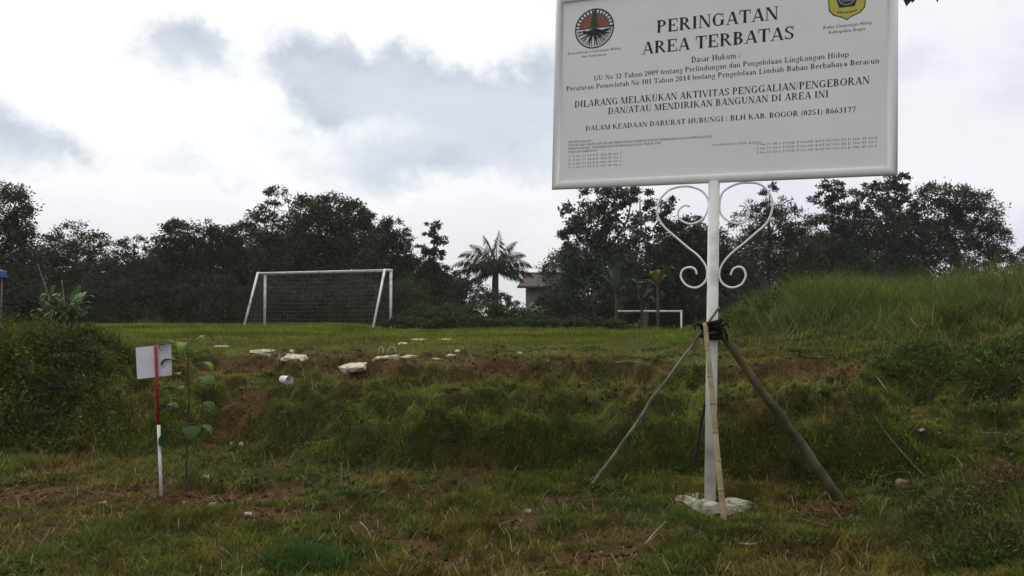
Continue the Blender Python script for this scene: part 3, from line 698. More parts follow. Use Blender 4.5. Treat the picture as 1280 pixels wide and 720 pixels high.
# coconut palm
def frond_geo(base, d_az, elev, length, n=22, wid=.5, droop=1.0):
    pts = []; p = Vector(base); e = elev
    st = length / n
    for i in range(n + 1):
        pts.append(p.copy()); t = i / n
        e2 = e - droop * t * t * 1.4
        p = p + Vector((math.sin(d_az) * math.cos(e2), math.cos(d_az) * math.cos(e2), math.sin(e2))) * st
    return pts
def make_frond(root, base, d_az, elev, length, wid, droop, col, rr=.03):
    pts = frond_geo(base, d_az, elev, length, 22, wid, droop)
    m = MB(); m.tube(pts, [rr * (1 - .85 * i / 22) for i in range(23)], 5)
    V = [list(v) for v in m.v]; nv = len(V); Q = [f for f in m.f if len(f) == 4]
    P, D, LL = [], [], []
    for i in range(2, 23):
        t = (pts[i] - pts[i - 1]).normalized(); s = t.cross(Vector((0, 0, 1))).normalized()
        for k in range(3):
            for sg in (-1, 1):
                P.append(pts[i - 1].lerp(pts[i], k / 3)); LL.append(wid * 1.25 * math.sin(math.pi * min(1, .18 + .8 * i / 23)) * random.uniform(.85, 1.1))
                D.append((s * sg * .5 + t * .6 + Vector((0, 0, -.8 - .6 * random.random()))).normalized())
    P = np.array([list(p) for p in P]); D = np.array([list(p) for p in D]); LL = np.array(LL)
    cc = np.array(col) * (.75 + .5 * rng.random((len(P), 1)))
    V2, q2, c2 = leaves(P, LL, LL * .06 + .018, D, cc, .1)
    return fast('frond', np.concatenate([np.array(V), V2]), [np.array(Q), q2 + nv], M['leaf'], root, np.concatenate([np.tile(np.array(col) * 1.2, (nv, 1)), c2]))
PY = 50.0; px0 = (619 - 640) / 1024 * PY
pz = h1(px0, PY)
palm = empty('coconut_palm', (px0, PY, pz), 'coconut palm with drooping fronds standing alone against the sky', 'palm tree')
hp = at(620, 336, PY).z - pz
MB().tube(catmull([(0, 0, -.1), (.05, 0, hp * .3), (.0, 0, hp * .7), (.03, 0, hp + .1)], 6), [.36] + [.26 - .004 * i for i in range(18)], 10).build('trunk', M['bark'], palm, True)
pr_ = random.Random(31)
for (a, e, ln, dr) in ((95, 12, 2.7, 1.1), (80, 34, 2.9, 1.5), (100, 52, 2.6, 1.6), (70, 70, 2.6, 1.0), (15, 82, 2.7, .45), (-60, 80, 2.8, .6), (-85, 66, 2.7, 1.2), (-100, 50, 2.6, 1.7),
                       (-80, 30, 3.0, 1.3), (-95, 10, 2.6, 1.2), (170, 40, 2.4, 1.6), (-140, 30, 2.4, 1.5), (-70, -10, 2.3, .9), (105, -8, 2.3, .9), (0, 45, 2.4, 1.5)):
    make_frond(palm, (.03, 0, hp), R(a + pr_.uniform(-8, 8)), R(e + pr_.uniform(-4, 4)), ln * pr_.uniform(.85, 1.1), .7, dr * .8, (.042, .056, .028), .045)

# big-leaved plants: banana, palms
def leaf_sheet(pts, prof, side, fold=.15, split=0):
    """a broad leaf blade along a midrib; returns V, quads"""
    V, Q = [], []
    n = len(pts)
    for i, p in enumerate(pts):
        w = prof[i]
        t = (Vector(pts[min(i + 1, n - 1)]) - Vector(pts[max(i - 1, 0)])).normalized()
        s = Vector(side) - t * t.dot(Vector(side)); s.normalize(); nn = s.cross(t)
        if nn.z < 0: nn = -nn
        for k in (-1, -.5, 0, .5, 1):
            V.append(list(Vector(p) + s * (w * k) + nn * (abs(k) * w * fold)))
    for i in range(n - 1):
        for k in range(4):
            a = i * 5 + k; Q.append((a, a + 1, a + 6, a + 5))
    return V, Q
def curved(base, az, elev, L, droop, n=9):
    return frond_geo(base, az, elev, L, n, 0, droop)
def banana(px, Y, label, htop, cols, group=None, n=7, L=1.5, seed=1):
    rr = random.Random(seed)
    x = (px - 640) / 1024 * Y; z = h1(x, Y)
    root = empty('banana_plant', (x, Y, z), label, 'banana plant', group)
    hb = htop - z
    MB().tube([(0, 0, -.1), (.02, 0, hb * .5), (0, 0, hb)], [.1, .08, .05], 8).build('stem', M['bark'], root, True)
    for i in range(n):
        a = i * 2.4 + rr.uniform(-.3, .3); pts = curved((0, 0, hb), a, R(rr.uniform(30, 78)), L * rr.uniform(.7, 1.15), rr.uniform(1.3, 2.3))
        prof = [.02, .09, .15, .18, .19, .18, .16, .13, .08, .01]
        V, Q = leaf_sheet(pts, [w * L / 2.1 for w in prof], (math.cos(a), -math.sin(a), 0), .25)
        c = np.tile(np.array(cols[i % len(cols)]), (len(V), 1)) * (.85 + .3 * rng.random((len(V), 1)))
        fast('leaf', np.array(V), [np.array(Q)], M['leaf'], root, c, True)
    return root
bl = (.035, .05, .03); pale = (.10, .115, .085); yel = (.12, .10, .02); kh = (.06, .055, .025)
banana(770, 40, 'banana plant with grey-green leaves below the tall open tree', 2.6, [bl, (.05, .07, .045), bl], 'banana plants', 7, 1.9, 1)
banana(822, 39, 'banana plant with one hanging yellow leaf, left of the sign post', 2.9, [yel, kh, (.05, .06, .025), kh], 'banana plants', 7, 1.7, 2)
banana(802, 41, 'banana plant with straw-coloured drooping leaves', 2.2, [kh, bl, kh], 'banana plants', 6, 1.6, 3)
banana(645, 40, 'young pale plant on a thin stem, leftmost of the three in front of the house', 1.4, [pale, bl], 'young pale plants before the house', 5, .8, 4)
banana(663, 41, 'young pale plant on a thin stem, middle of the three in front of the house', 1.6, [pale, (.1, .12, .08)], 'young pale plants before the house', 7, 1.0, 5)
banana(674, 42, 'young pale plant on a thin stem, rightmost of the three in front of the house', 1.5, [pale, bl, pale], 'young pale plants before the house', 6, .9, 6)

# house beyond the wood
HY = 72.0
hc = at(690, 372, HY)
hz = h1(hc.x, HY)
house = empty('house', (hc.x + .05, HY, hz), 'small pale-walled house with a hipped brown tile roof beyond the field', 'house')
zw = at(690, 358, HY).z - hz; zr = at(690, 345.5, HY).z - hz
wb = MB(); wb.box((0, 2, zw / 2), (4.6, 4, zw)); wb.build('wall', M['wall'], house)
r = MB()
def hip(m, x0, x1, y0, y1, z0, z1, ins):
    yc = (y0 + y1) / 2
    A, B, Cc_, D = (x0, y0, z0), (x1, y0, z0), (x1, y1, z0), (x0, y1, z0); E, F = (x0 + ins, yc, z1), (x1 - ins, yc, z1)
    m.poly([A, B, F, E]); m.poly([B, Cc_, F]); m.poly([Cc_, D, E, F]); m.poly([D, A, E]); m.poly([D, Cc_, B, A])
    m.box(((x0 + x1) / 2, y0 + .02, z0 - .07), (x1 - x0, .06, .14))
hip(r, -3.1, 3.1, -.8, 4.8, zw, zr + .35, .8)
r.build('roof', M['roof'], house)
MB().tube([(-2.35, 2, zr + .38), (2.35, 2, zr + .38)], .09, 6).build('roof_ridge', M['roof'], house)
for x in (-1.4, 1.2):
    f = MB().box((x, -.03, zw * .55), (.95, .08, 1.1)).build('window', M['white_dirty'], house)
    MB().box((x, -.08, zw * .55), (.8, .04, .95)).build('pane', M['dark'], f)
MB().box((-.1, -.02, 1.0), (.85, .06, 2.0)).build('door', M['wood'], house)
# bamboo rail fence in front of the house
FY = 46.0
fa = at(655, 392, FY); fb = at(775, 390, FY)
fence = empty('rail_fence', (fa.x, FY, h1(fa.x, FY)), 'grey bamboo rail fence below the house and the tall open tree', 'fence')
off = Vector(fence.location)
fl = (fb - fa).length
for k in range(6):
    x = fl * k / 5; hg = h1(fa.x + x, FY) - off.z
    MB().tube([(x, 0, hg - .1), (x + .02, 0, at(700, 384, FY).z - off.z)], .05, 6).build('post', M['stick'], fence, True)
for py in (394, 388):
    z = at(700, py, FY).z - off.z
    MB().tube([(-.2, -.06, z), (fl * .5, -.06, z + .05), (fl + .2, -.06, z + .02)], .045, 6).build('rail', M['stick'], fence, True)
# blue canopy at left edge
BY = 30.0
ca = at(8, 337.5, BY)
cz = h1(ca.x - 1.2, BY)
can = empty('blue_canopy', (ca.x - 1.95, BY, cz), 'blue tarpaulin canopy poking in at the left edge of the photo', 'canopy')
ze = ca.z - cz
cm = MB()
e = 1.2
for (a, b) in (((-e, -e), (e, -e)), ((e, -e), (e, e)), ((e, e), (-e, e)), ((-e, e), (-e, -e))):
    cm.poly([(a[0], a[1], ze), (b[0], b[1], ze), (b[0] * .05, b[1] * .05, ze + .75), (a[0] * .05, a[1] * .05, ze + .75)])
    cm.poly([(a[0] * 1.001, a[1] * 1.001, ze), (b[0] * 1.001, b[1] * 1.001, ze), (b[0] * 1.03, b[1] * 1.03, ze - .22), (a[0] * 1.03, a[1] * 1.03, ze - .22)])
cm.build('cover', M['tarp'], can)
MB().tube([(-e, -e, ze + .01), (e, -e, ze + .01), (e, e, ze + .01), (-e, e, ze + .01), (-e, -e, ze + .01)], .04, 6).build('edge_hem', M['paletarp'], can, True)
for a in (-1, 1):
    for b in (-1, 1):
        MB().tube([(a * 1.1, b * 1.1, -.2), (a * 1.1, b * 1.1, ze)], .03, 6).build('leg', M['stick'], can, True)

# ------------------------------------------------------------------ football goals
def goal(px0, px1, Y, pyc, yaw, label, name, tr, net, w_top=.5, w_bot=1.45, base_z=None, width=None):
    c = at((px0 + px1) / 2, pyc, Y)
    gz0 = h1(c.x, Y) if base_z is None else base_z
    g = empty(name, (c.x, Y, gz0), label, 'football goal', None, -yaw)
    W = width; H = c.z - gz0
    wm_ = M['white_dirty']
    for s in (-1, 1):
        MB().tube([(s * W / 2, 0, -.15), (s * W / 2, 0, H)], tr, 10).build('post', wm_, g, True)
    MB().tube([(-W / 2 - tr, 0, H), (W / 2 + tr, 0, H)], tr, 10).build('crossbar', wm_, g, True)
    if net:
        for s in (-1, 1):
            MB().tube([(s * W / 2, 0, H), (s * W / 2, -w_top, H)], tr * .8, 8).build('top_bar', wm_, g, True)
            MB().tube([(s * W / 2, -w_top, H + tr * .5), (s * W / 2, -w_bot, -.15)], tr * .85, 8).build('stay', wm_, g, True)
        MB().tube([(-W / 2, -w_top, H), (W / 2, -w_top, H)], tr * .35, 6).build('back_bar', wm_, g, True)
        nm = MB(); stp = .17; rr_ = .0035
        def P(u, v):     # u across 0..1, v 0 top front .. up over and down the back
            x = -W / 2 + W * u
            sagx = math.sin(math.pi * u)
            if v < .2: t = v / .2; return Vector((x, -w_top * t, H - .04 * math.sin(math.pi * t) * sagx))
            t = (v - .2) / .8
            wob = .10 * math.sin(u * 23 + t * 4) * math.sin(math.pi * t) + .12 * math.sin(math.pi * t) * sagx
            return Vector((x + .03 * math.sin(t * 15 + u * 40), -(w_top + (w_bot - w_top) * t) - wob + .1, H * (1 - t) - .05 * math.sin(math.pi * t) * sagx))
        nu = int(W / stp); nv = int((w_top + H) / stp)
        for i in range(nu + 1): nm.tube([P(i / nu, v / nv) for v in range(nv + 1)], rr_, 3, False)
        for v in range(nv + 1): nm.tube([P(i / nu, v / nv) for i in range(0, nu + 1)], rr_, 3, False)
        for s in (0, 1):
            x = -W / 2 + W * s
            for k in range(1, 14):
                z = H * k / 14; yb = -(w_top + (w_bot - w_top) * (1 - z / H))
                nm.tube([(x, 0, z), (x + .04, yb * .5, z - .05), (x, yb, z)], rr_, 3, False)
            for k in range(1, 8):
                yy = -w_bot * k / 8; zt = H if -yy < w_top else H * (1 - (-yy - w_top) / (w_bot - w_top))
                nm.tube([(x, yy, 0), (x, yy, zt)], rr_, 3, False)
        nm.build('net', M['net'], g)
    return g
goal(321, 493.5, 37, 340, R(23), 'full-size white football goal with sagging dark net on the field', 'football_goal', .06, True, width=6.83)
goal(771.5, 851, 42, 389, R(3), 'small distant white goal frame without a net, seen left of the sign post', 'goal_frame', .05, False, base_z=h1((811 - 640) / 1024 * 42, 42), width=3.27)

# ------------------------------------------------------------------ serif lettering, cut as thin plates
TK, TN = .225, .09
class Glyph:
    def __init__(s): s.p = []
    def v(s, x, y0=0, y1=1, w=TK): s.p.append([(x - w / 2, y0), (x + w / 2, y0), (x + w / 2, y1), (x - w / 2, y1)])
    def h(s, x0, x1, y, w=TN): s.p.append([(x0, y - w / 2), (x1, y - w / 2), (x1, y + w / 2), (x0, y + w / 2)])
    def s(s, x, y, r=.2):
        d = .055 if y < .5 else -.055
        s.p.append([(x - r, y), (x + r, y), (x + r * .6, y + d), (x - r * .6, y + d)][::1 if d > 0 else -1])
    def d(s, x0, y0, x1, y1, w):
        s.p.append([(x0 - w / 2, y0), (x0 + w / 2, y0), (x1 + w / 2, y1), (x1 - w / 2, y1)])
    def a(s, cx, cy, rx, ry, a0, a1, T=TK):
        n = max(5, int(abs(a1 - a0) / 18)); pr = None
        for i in range(n + 1):
            q = R(a0 + (a1 - a0) * i / n); c, sn = math.cos(q), math.sin(q)
            w = TN + (T - TN) * abs(c) ** 1.3
            o = (cx + rx * c, cy + ry * sn); k = (cx + max(.01, rx - w) * c, cy + max(.01, ry - TN) * sn)
            if pr: s.p.append([pr[0], o, k, pr[1]])
            pr = (o, k)
    def dot(s, x, y, r=.11): s.p.append([(x + r * math.cos(R(a)), y + r * math.sin(R(a))) for a in range(0, 360, 45)])
GD = {
 'A': ('d.15,0,.52,1,.08 d.54,1,.88,0,.21 h.28,.74,.33 s.15,0 s.88,0', 1.04), 'B': ('v.26 a.42,.745,.36,.255,-90,90 a.42,.275,.42,.275,-90,90 h.1,.44,.965 h.24,.46,.51 h.1,.44,.035', .97),
 'C': ('a.55,.5,.47,.5,50,310 v.9,.66,1,.07 v.88,0,.2,.05', 1.02), 'D': ('v.26 a.44,.5,.54,.5,-90,90 h.1,.46,.035 h.1,.46,.965', 1.08),
 'E': ('v.26 h.1,.86,.965 h.24,.62,.5 h.1,.86,.035 v.84,.7,1,.07 v.86,0,.3,.07 v.63,.34,.66,.06', .96), 'F': ('v.26 h.1,.86,.965 h.24,.62,.5 v.84,.7,1,.07 v.63,.34,.66,.06 s.26,0', .9),
 'G': ('a.55,.5,.47,.5,50,310 v.9,.66,1,.07 v.86,.06,.42 s.88,.42,.17', 1.12), 'H': ('v.26 v.86 h.26,.86,.5 s.26,0 s.26,1 s.86,0 s.86,1', 1.12),
 'I': ('v.28 s.28,0 s.28,1', .56), 'J': ('v.45,.2,1 a.3,.22,.25,.22,180,360 s.45,1', .72), 'K': ('v.26 d.36,.42,.84,1,.08 d.48,.58,.92,0,.22 s.26,0 s.26,1 s.84,1,.16 s.94,0', 1.12),
 'L': ('v.26 h.1,.86,.035 v.85,0,.34,.07 s.26,1', .93), 'M': ('v.17,0,1,.07 d.25,1,.66,0,.21 d.66,0,1.04,1,.07 v1.1 s.17,0,.15 s.2,1,.15 s1.1,0 s1.1,1', 1.36),
 'N': ('v.18,0,1,.075 d.22,1,.88,0,.22 v.9,0,1,.075 s.18,0 s.16,1,.15 s.9,1', 1.08), 'O': ('a.56,.5,.5,.5,0,360', 1.12),
 'P': ('v.26 a.42,.73,.42,.27,-90,90 h.1,.44,.965 h.24,.46,.49 s.26,0', .93), 'R': ('v.26 a.42,.735,.4,.265,-90,90 h.1,.44,.965 h.24,.46,.5 d.5,.5,.92,0,.21 s.26,0 s.94,0,.14', 1.06),
 'S': ('a.4,.74,.32,.26,25,275,.17 a.4,.265,.34,.265,-155,92,.19 d.2,.7,.62,.32,.13 v.68,.68,1,.055 v.1,0,.32,.055', .8), 'T': ('v.49 h.05,.93,.965 v.08,.68,1,.07 v.9,.68,1,.07 s.49,0', .98),
 'U': ('v.26,.3,1 a.52,.32,.36,.32,180,360,.17 v.86,.3,1,.08 s.26,1 s.86,1,.17', 1.08), 'V': ('d.16,1,.54,0,.21 d.56,0,.9,1,.08 s.16,1 s.9,1,.16', 1.04),
 'X': ('d.18,1,.8,0,.21 d.16,0,.78,1,.08 s.18,1 s.8,0', 1.0), 'Y': ('d.16,1,.5,.45,.2 d.52,.45,.88,1,.08 v.5,0,.48 s.5,0 s.16,1', 1.02), 'W': ('d.14,1,.42,0,.19 d.44,0,.68,1,.07 d.68,1,.94,0,.19 d.96,0,1.2,1,.07', 1.36),
 '0': ('a.37,.5,.32,.5,0,360', .76), '1': ('v.4 s.4,0 d.18,.82,.36,1,.1', .76), '2': ('a.36,.7,.29,.3,-40,170 d.12,.06,.58,.55,.16 h.06,.66,.07,.14', .76),
 '3': ('a.34,.75,.28,.25,-90,150 a.34,.27,.32,.27,-150,90', .76), '4': ('v.5 d.08,.32,.46,1,.08 h.06,.7,.3,.1', .76), '5': ('h.16,.66,.93,.13 v.2,.5,1,.08 a.34,.31,.33,.31,-150,120', .76),
 '6': ('a.38,.32,.32,.32,0,360 d.16,.4,.5,1,.13', .76), '7': ('h.08,.7,.93,.13 d.3,0,.62,.95,.15', .76), '8': ('a.37,.75,.27,.25,0,360 a.37,.27,.32,.27,0,360', .76), '9': ('a.36,.68,.32,.32,0,360 d.24,0,.58,.6,.13', .76),
 'a': ('a.3,.2,.25,.2,0,360,.15 v.53,0,.5,.18 a.34,.5,.27,.18,0,150,.16', .72), 'b': ('v.2,0,1,.18 a.42,.34,.31,.34,-180,180,.17 s.16,1,.12', .8), 'c': ('a.36,.34,.31,.34,50,310,.18', .65),
 'd': ('v.58,0,1,.18 a.36,.34,.31,.34,0,360,.17 s.54,1,.12', .8), 'e': ('a.36,.34,.31,.34,0,315,.18 h.12,.62,.36', .7), 'f': ('v.24,0,.8,.18 a.37,.78,.22,.22,50,180,.16 h.06,.46,.65 s.24,0,.17', .5),
 'g': ('a.36,.42,.28,.26,0,360,.15 a.36,-.12,.31,.2,0,360,.12 h.5,.7,.62', .74), 'h': ('v.2,0,1,.18 a.4,.42,.3,.26,0,160,.17 v.61,0,.46,.18 s.2,0,.16 s.61,0,.16', .82), 'i': ('v.21,0,.66,.18 s.21,0,.17 dot.21,.9', .43),
 'j': ('v.21,-.1,.66,.18 dot.21,.9', .43), 'k': ('v.2,0,1,.18 d.3,.28,.58,.66,.08 d.38,.42,.68,0,.19 s.2,0,.16', .82), 'l': ('v.21,0,1,.18 s.21,0,.17 s.18,1,.12', .43),
 'm': ('v.2,0,.66,.18 a.4,.42,.28,.25,0,160,.17 v.6,0,.46,.17 a.79,.42,.28,.25,0,160,.17 v.99,0,.46,.17 s.2,0,.15 s.6,0,.15 s.99,0,.15', 1.2), 'n': ('v.2,0,.66,.18 a.4,.42,.3,.26,0,160,.17 v.61,0,.46,.18 s.2,0,.16 s.61,0,.16', .82),
 'o': ('a.36,.34,.31,.34,0,360,.18', .72), 'p': ('v.2,-.3,.66,.18 a.42,.34,.31,.34,-180,180,.17', .8), 'r': ('v.2,0,.66,.18 a.42,.46,.24,.22,40,180,.14 s.2,0,.16', .6), 's': ('a.28,.5,.2,.18,20,270,.14 a.29,.18,.22,.18,-160,90,.14', .58),
 't': ('v.22,.1,.9,.17 h.04,.44,.65 a.34,.14,.2,.14,180,330,.16', .48), 'u': ('v.2,.2,.66,.18 a.4,.22,.28,.22,180,340,.16 v.61,0,.66,.18', .82), 'v': ('d.12,.66,.36,0,.18 d.38,0,.6,.66,.07', .72), 'w': ('d.12,.66,.32,0,.17 d.34,0,.52,.66,.07 d.52,.66,.74,0,.17 d.76,0,.94,.66,.07', 1.05),
 'y': ('d.12,.66,.38,.02,.18 d.2,-.3,.62,.66,.08', .74), ':': ('dot.2,.12 dot.2,.56', .4), '.': ('dot.16,.1', .34), ',': ('dot.16,.1,.09', .34), '/': ('d.06,-.05,.36,1,.09', .44), '(': ('a.5,.42,.4,.6,110,250,.14', .46), ')': ('a-.04,.42,.4,.6,-70,70,.14', .46), '-': ('h.06,.4,.34,.1', .46),
}
import re
def glyph(ch):
    s, adv = GD[ch]; g = Glyph()
    for op in s.split():
        m = re.match(r'(dot|[a-z])(.*)', op); args = [float(x) for x in m.group(2).split(',')]
        getattr(g, m.group(1))(*args)
    return g.p, adv
def text_polys(txt):
    x = 0; out = []
    for ch in txt:
        if ch == ' ': x += .42; continue
        p, adv = glyph(ch)
        out += [[(a + x, b) for a, b in q] for q in p]; x += adv
    return out, x
def lettering(mb, txt, x0, x1, z, cap, ybase):
    ps, w = text_polys(txt); k = (x1 - x0) / w
    for i, q in enumerate(ps):
        y = ybase - .00004 * (i % 7)
        mb.poly([(x0 + a * k, y, z + b * cap) for a, b in q])

# ------------------------------------------------------------------ the warning sign
sign = empty('warning_sign', (1.6325, 6.810, 0), 'large white warning board with black Indonesian lettering on a white scrolled post', 'sign')
sign.rotation_euler = (-.01616, .0181, -.3906)
XL, XR, ZB, ZT = -1.440, 1.393, 2.650, 4.425
fr = .038
def mitred_frame(x0, x1, z0, z1, r, n=10):
    m = MB(); cs = [(x0, z0), (x1, z0), (x1, z1), (x0, z1)]
    cx, cz = (x0 + x1) / 2, (z0 + z1) / 2
    for (x, z) in cs:
        ox, oz = (1 if x > cx else -1), (1 if z > cz else -1)
        for k in range(n):
            a = 2 * math.pi * k / n; u = math.cos(a) * r
            m.v.append(Vector((x + ox * u, math.sin(a) * r, z + oz * u)))
    for i in range(4):
        j = (i + 1) % 4
        for k in range(n):
            k2 = (k + 1) % n
            m.f.append((i * n + k, j * n + k, j * n + k2, i * n + k2))
    return m
mitred_frame(XL + fr, XR - fr, ZB + fr, ZT - fr, fr).build('frame', M['white'], sign, True)
panel = MB().box(((XL + XR) / 2, 0, (ZB + ZT) / 2), (XR - XL - 2 * fr, .012, ZT - ZB - 2 * fr)).build('panel', M['panel'], sign)
MB().tube([(0, 0, -.1), (0, 0, ZB + .01)], .047, 16).build('post', M['white_dirty'], sign, True)
bk = MB()
for z in (ZB + .55, ZB + 1.15): bk.box(((XL + XR) / 2, .027, z), (XR - XL - 2 * fr, .035, .035))
bk.build('back_rail', M['white'], sign)
YF = -.0062
def text_line(name, mat, *a):
    m = MB(); lettering(m, *a); m.build(name, mat, panel)
text_line('title_lettering', M['black'], 'PERINGATAN', -.512, .505, 3.980, .110, YF)
text_line('title_lettering', M['black'], 'AREA TERBATAS', -.634, .628, 3.804, .108, YF)
text_line('legal_basis_lettering', M['black'], 'Dasar Hukum :', -.205, .205, 3.690, .050, YF)
text_line('legal_basis_lettering', M['black'], 'UU No 32 Tahun 2009 tentang Perlindungan dan Pengelolaan Lingkungan Hidup', -1.065, 1.04, 3.613, .044, YF)
text_line('legal_basis_lettering', M['black'], 'Peraturan Pemerintah No 101 Tahun 2014 tentang Pengelolaan Limbah Bahan Berbahaya Beracun', -1.322, 1.262, 3.540, .044, YF)
text_line('prohibition_lettering', M['black'], 'DILARANG MELAKUKAN AKTIVITAS PENGGALIAN/PENGEBORAN', -1.242, 1.192, 3.384, .060, YF)
text_line('prohibition_lettering', M['black'], 'DAN/ATAU MENDIRIKAN BANGUNAN DI AREA INI', -.93, .893, 3.301, .057, YF)
text_line('prohibition_lettering', M['black'], 'DALAM KEADAAN DARURAT HUBUNGI : BLH KAB. BOGOR (0251) 8663177', -1.134, 1.094, 3.167, .044, YF)
for i, (t, xe) in enumerate((('KETERANGAN :', -1.06), ('DI DALAM LAHAN INI TELAH TERSIMPAN LIMBAH BAHAN BERBAHAYA DAN BERACUN B3', -.02), ('BERUPA HASIL PENGERUKAN DARI KEGIATAN TERTUTUP', -.45), ('PADA KOORDINAT', -1.02))):
    text_line('note_lettering', M['black'], t, -1.29, xe, 3.066 - .030 * i, .019, YF)
for i in range(4): text_line('coordinate_lettering', M['faint'], ('1) S 06 27 41,8 E 106 49 0%d,7' % (i + 3)), -1.29, -.80, 2.936 - .033 * i, .018, YF)
text_line('coordinate_lettering', M['faint'], 'KOORDINAT TITIK BATAS', -.014, .375, 2.962, .018, YF)
for i in range(3): text_line('coordinate_lettering', M['faint'], ('S 06 27 4%d,5 TITIK PAGAR BATAS NO 0%d E 106 49 12,%d' % (i, i + 1, i)), .34, 1.247, 2.944 - .033 * i, .018, YF)
text_line('caption_lettering', M['black'], 'Kementerian Lingkungan Hidup', -1.315, -.822, 3.872, .022, YF)
text_line('caption_lettering', M['black'], 'dan Kehutanan', -1.185, -.95, 3.832, .022, YF)
text_line('caption_lettering', M['black'], 'Badan Lingkungan Hidup', .845, 1.205, 3.858, .025, YF)
text_line('caption_lettering', M['black'], 'Kabupaten Bogor', .885, 1.16, 3.814, .025, YF)
# round ministry emblem: tree over roots
ECX, ECZ, ER = -1.068, 4.086, .182
def disc(r, y, a0=0, a1=360, n=40): return [(ECX + r * math.cos(R(a0 + (a1 - a0) * i / n)), y, ECZ + r * math.sin(R(a0 + (a1 - a0) * i / n))) for i in range(n if a1 - a0 >= 360 else n + 1)]
emb = MB().poly(disc(ER, YF)).build('round_emblem', M['black'], panel)
w = MB()
w.poly(disc(ER * .93, YF - .0004, 180, 360))
for k in range(15):
    a = 6 + k * 11.6
    if a > 174: break
    w.poly([(ECX + r * math.cos(R(b)), YF - .0004, ECZ + r * math.sin(R(b))) for r, b in ((ER * .78, a), (ER * .93, a), (ER * .93, a + 7), (ER * .78, a + 7))])
w.build('emblem_white', M['white_print'], emb)
MB().poly(disc(ER * .74, YF - .0005, 4, 176)).build('emblem_sky', M['red_print'], emb)
g = MB()
for k, (zz_, ww_) in enumerate(((.02, .052), (.05, .045), (.08, .037), (.105, .028), (.128, .018))):
    g.poly([(ECX - ww_, YF - .0007 - k * .00004, ECZ + zz_), (ECX + ww_, YF - .0007 - k * .00004, ECZ + zz_), (ECX + .004, YF - .0007 - k * .00004, ECZ + zz_ + .045), (ECX - .004, YF - .0007 - k * .00004, ECZ + zz_ + .045)])
g.poly([(ECX - .014, YF - .001, ECZ - .03), (ECX + .014, YF - .001, ECZ - .03), (ECX + .01, YF - .001, ECZ + .05), (ECX - .01, YF - .001, ECZ + .05)])
g.build('emblem_tree', M['green_print'], emb)
rt = MB()
def root_stroke(pts, w0, w1, lay):
    for i in range(len(pts) - 1):
        (xa, za), (xb, zb) = pts[i], pts[i + 1]; l = math.hypot(xb - xa, zb - za) or 1; nx_, nz_ = -(zb - za) / l, (xb - xa) / l
        wa = w0 + (w1 - w0) * i / (len(pts) - 1); wb_ = w0 + (w1 - w0) * (i + 1) / (len(pts) - 1); y = YF - .0008 - lay * .00003
        rt.poly([(ECX + xa + nx_ * wa, y, ECZ + za + nz_ * wa), (ECX + xa - nx_ * wa, y, ECZ + za - nz_ * wa), (ECX + xb - nx_ * wb_, y, ECZ + zb - nz_ * wb_), (ECX + xb + nx_ * wb_, y, ECZ + zb + nz_ * wb_)])
for k, a in enumerate((-174, -162, -148, -134, -120, -106, -90, -76, -62, -47, -33, -19, -7)):
    l1 = ER * .9
    p0 = (.012 * math.cos(R(a)), -.008); q = (l1 * .4 * math.cos(R(a)), -.02 + l1 * .4 * math.sin(R(a)) * .8); e_ = (l1 * math.cos(R(a)), l1 * math.sin(R(a)))
    mid = ((q[0] + e_[0]) / 2 + .008 * (-1) ** k, (q[1] + e_[1]) / 2)
    root_stroke([p0, q, mid, e_], .009, .0035, k)
    root_stroke([q, (mid[0] + .016, mid[1] + .012), (l1 * math.cos(R(a + 7)), l1 * math.sin(R(a + 7)))], .005, .003, k + 13)
rt.build('emblem_roots', M['black'], emb)
# shield emblem
SX, SZ = 1.022, 4.075
def shield(k, y): return [(SX + a * k, y, SZ + b * k) for a, b in ((0, -.168), (.03, -.145), (.10, -.118), (.135, -.075), (.14, 0), (.14, .13), (.10, .165), (0, .18), (-.10, .165), (-.14, .13), (-.14, 0), (-.135, -.075), (-.10, -.118), (-.03, -.145))]
shd = MB().poly(shield(1, YF)).build('shield_emblem', M['black'], panel)
MB().poly(shield(.94, YF - .0004)).build('shield_field', M['yellow_print'], shd)
p = MB(); p.poly([(SX + .098 * math.cos(R(a)), YF - .0008, SZ + .02 + .098 * math.sin(R(a))) for a in (-54, 18, 90, 162, 234)])
for k, ch in enumerate(range(9)):
    p.poly([(SX - .07 + k * .0165, YF - .0008, SZ - .098 - .012 * math.sin(math.pi * (k + .5) / 9)), (SX - .06 + k * .0165, YF - .0008, SZ - .098 - .012 * math.sin(math.pi * (k + .5) / 9)), (SX - .06 + k * .0165, YF - .0008, SZ - .083 - .012 * math.sin(math.pi * (k + .5) / 9)), (SX - .07 + k * .0165, YF - .0008, SZ - .083 - .012 * math.sin(math.pi * (k + .5) / 9))])
p.build('shield_pentagon', M['black'], shd)
p = MB()
for r_, lay in ((.066, 0),):
    p.poly([(SX + r_ * math.cos(R(a)), YF - .0012, SZ + .02 + r_ * math.sin(R(a))) for a in range(0, 360, 15)])
p.build('shield_disc', M['grey_print'], shd)
p = MB()
p.poly([(SX + .055 * math.cos(R(a)), YF - .0016, SZ + .02 + .055 * math.sin(R(a))) for a in range(0, 360, 15)])
sd_ = p.build('shield_core', M['black'], shd)
p = MB()
for k in range(4): p.poly([(SX - .04 + .01 * k, YF - .002, SZ - .012 + k * .02), (SX + .04 - .01 * k, YF - .002, SZ - .012 + k * .02), (SX + .036 - .01 * k, YF - .002, SZ - .003 + k * .02), (SX - .036 + .01 * k, YF - .002, SZ - .003 + k * .02)])
p.build('shield_mark', M['grey_print'], shd)
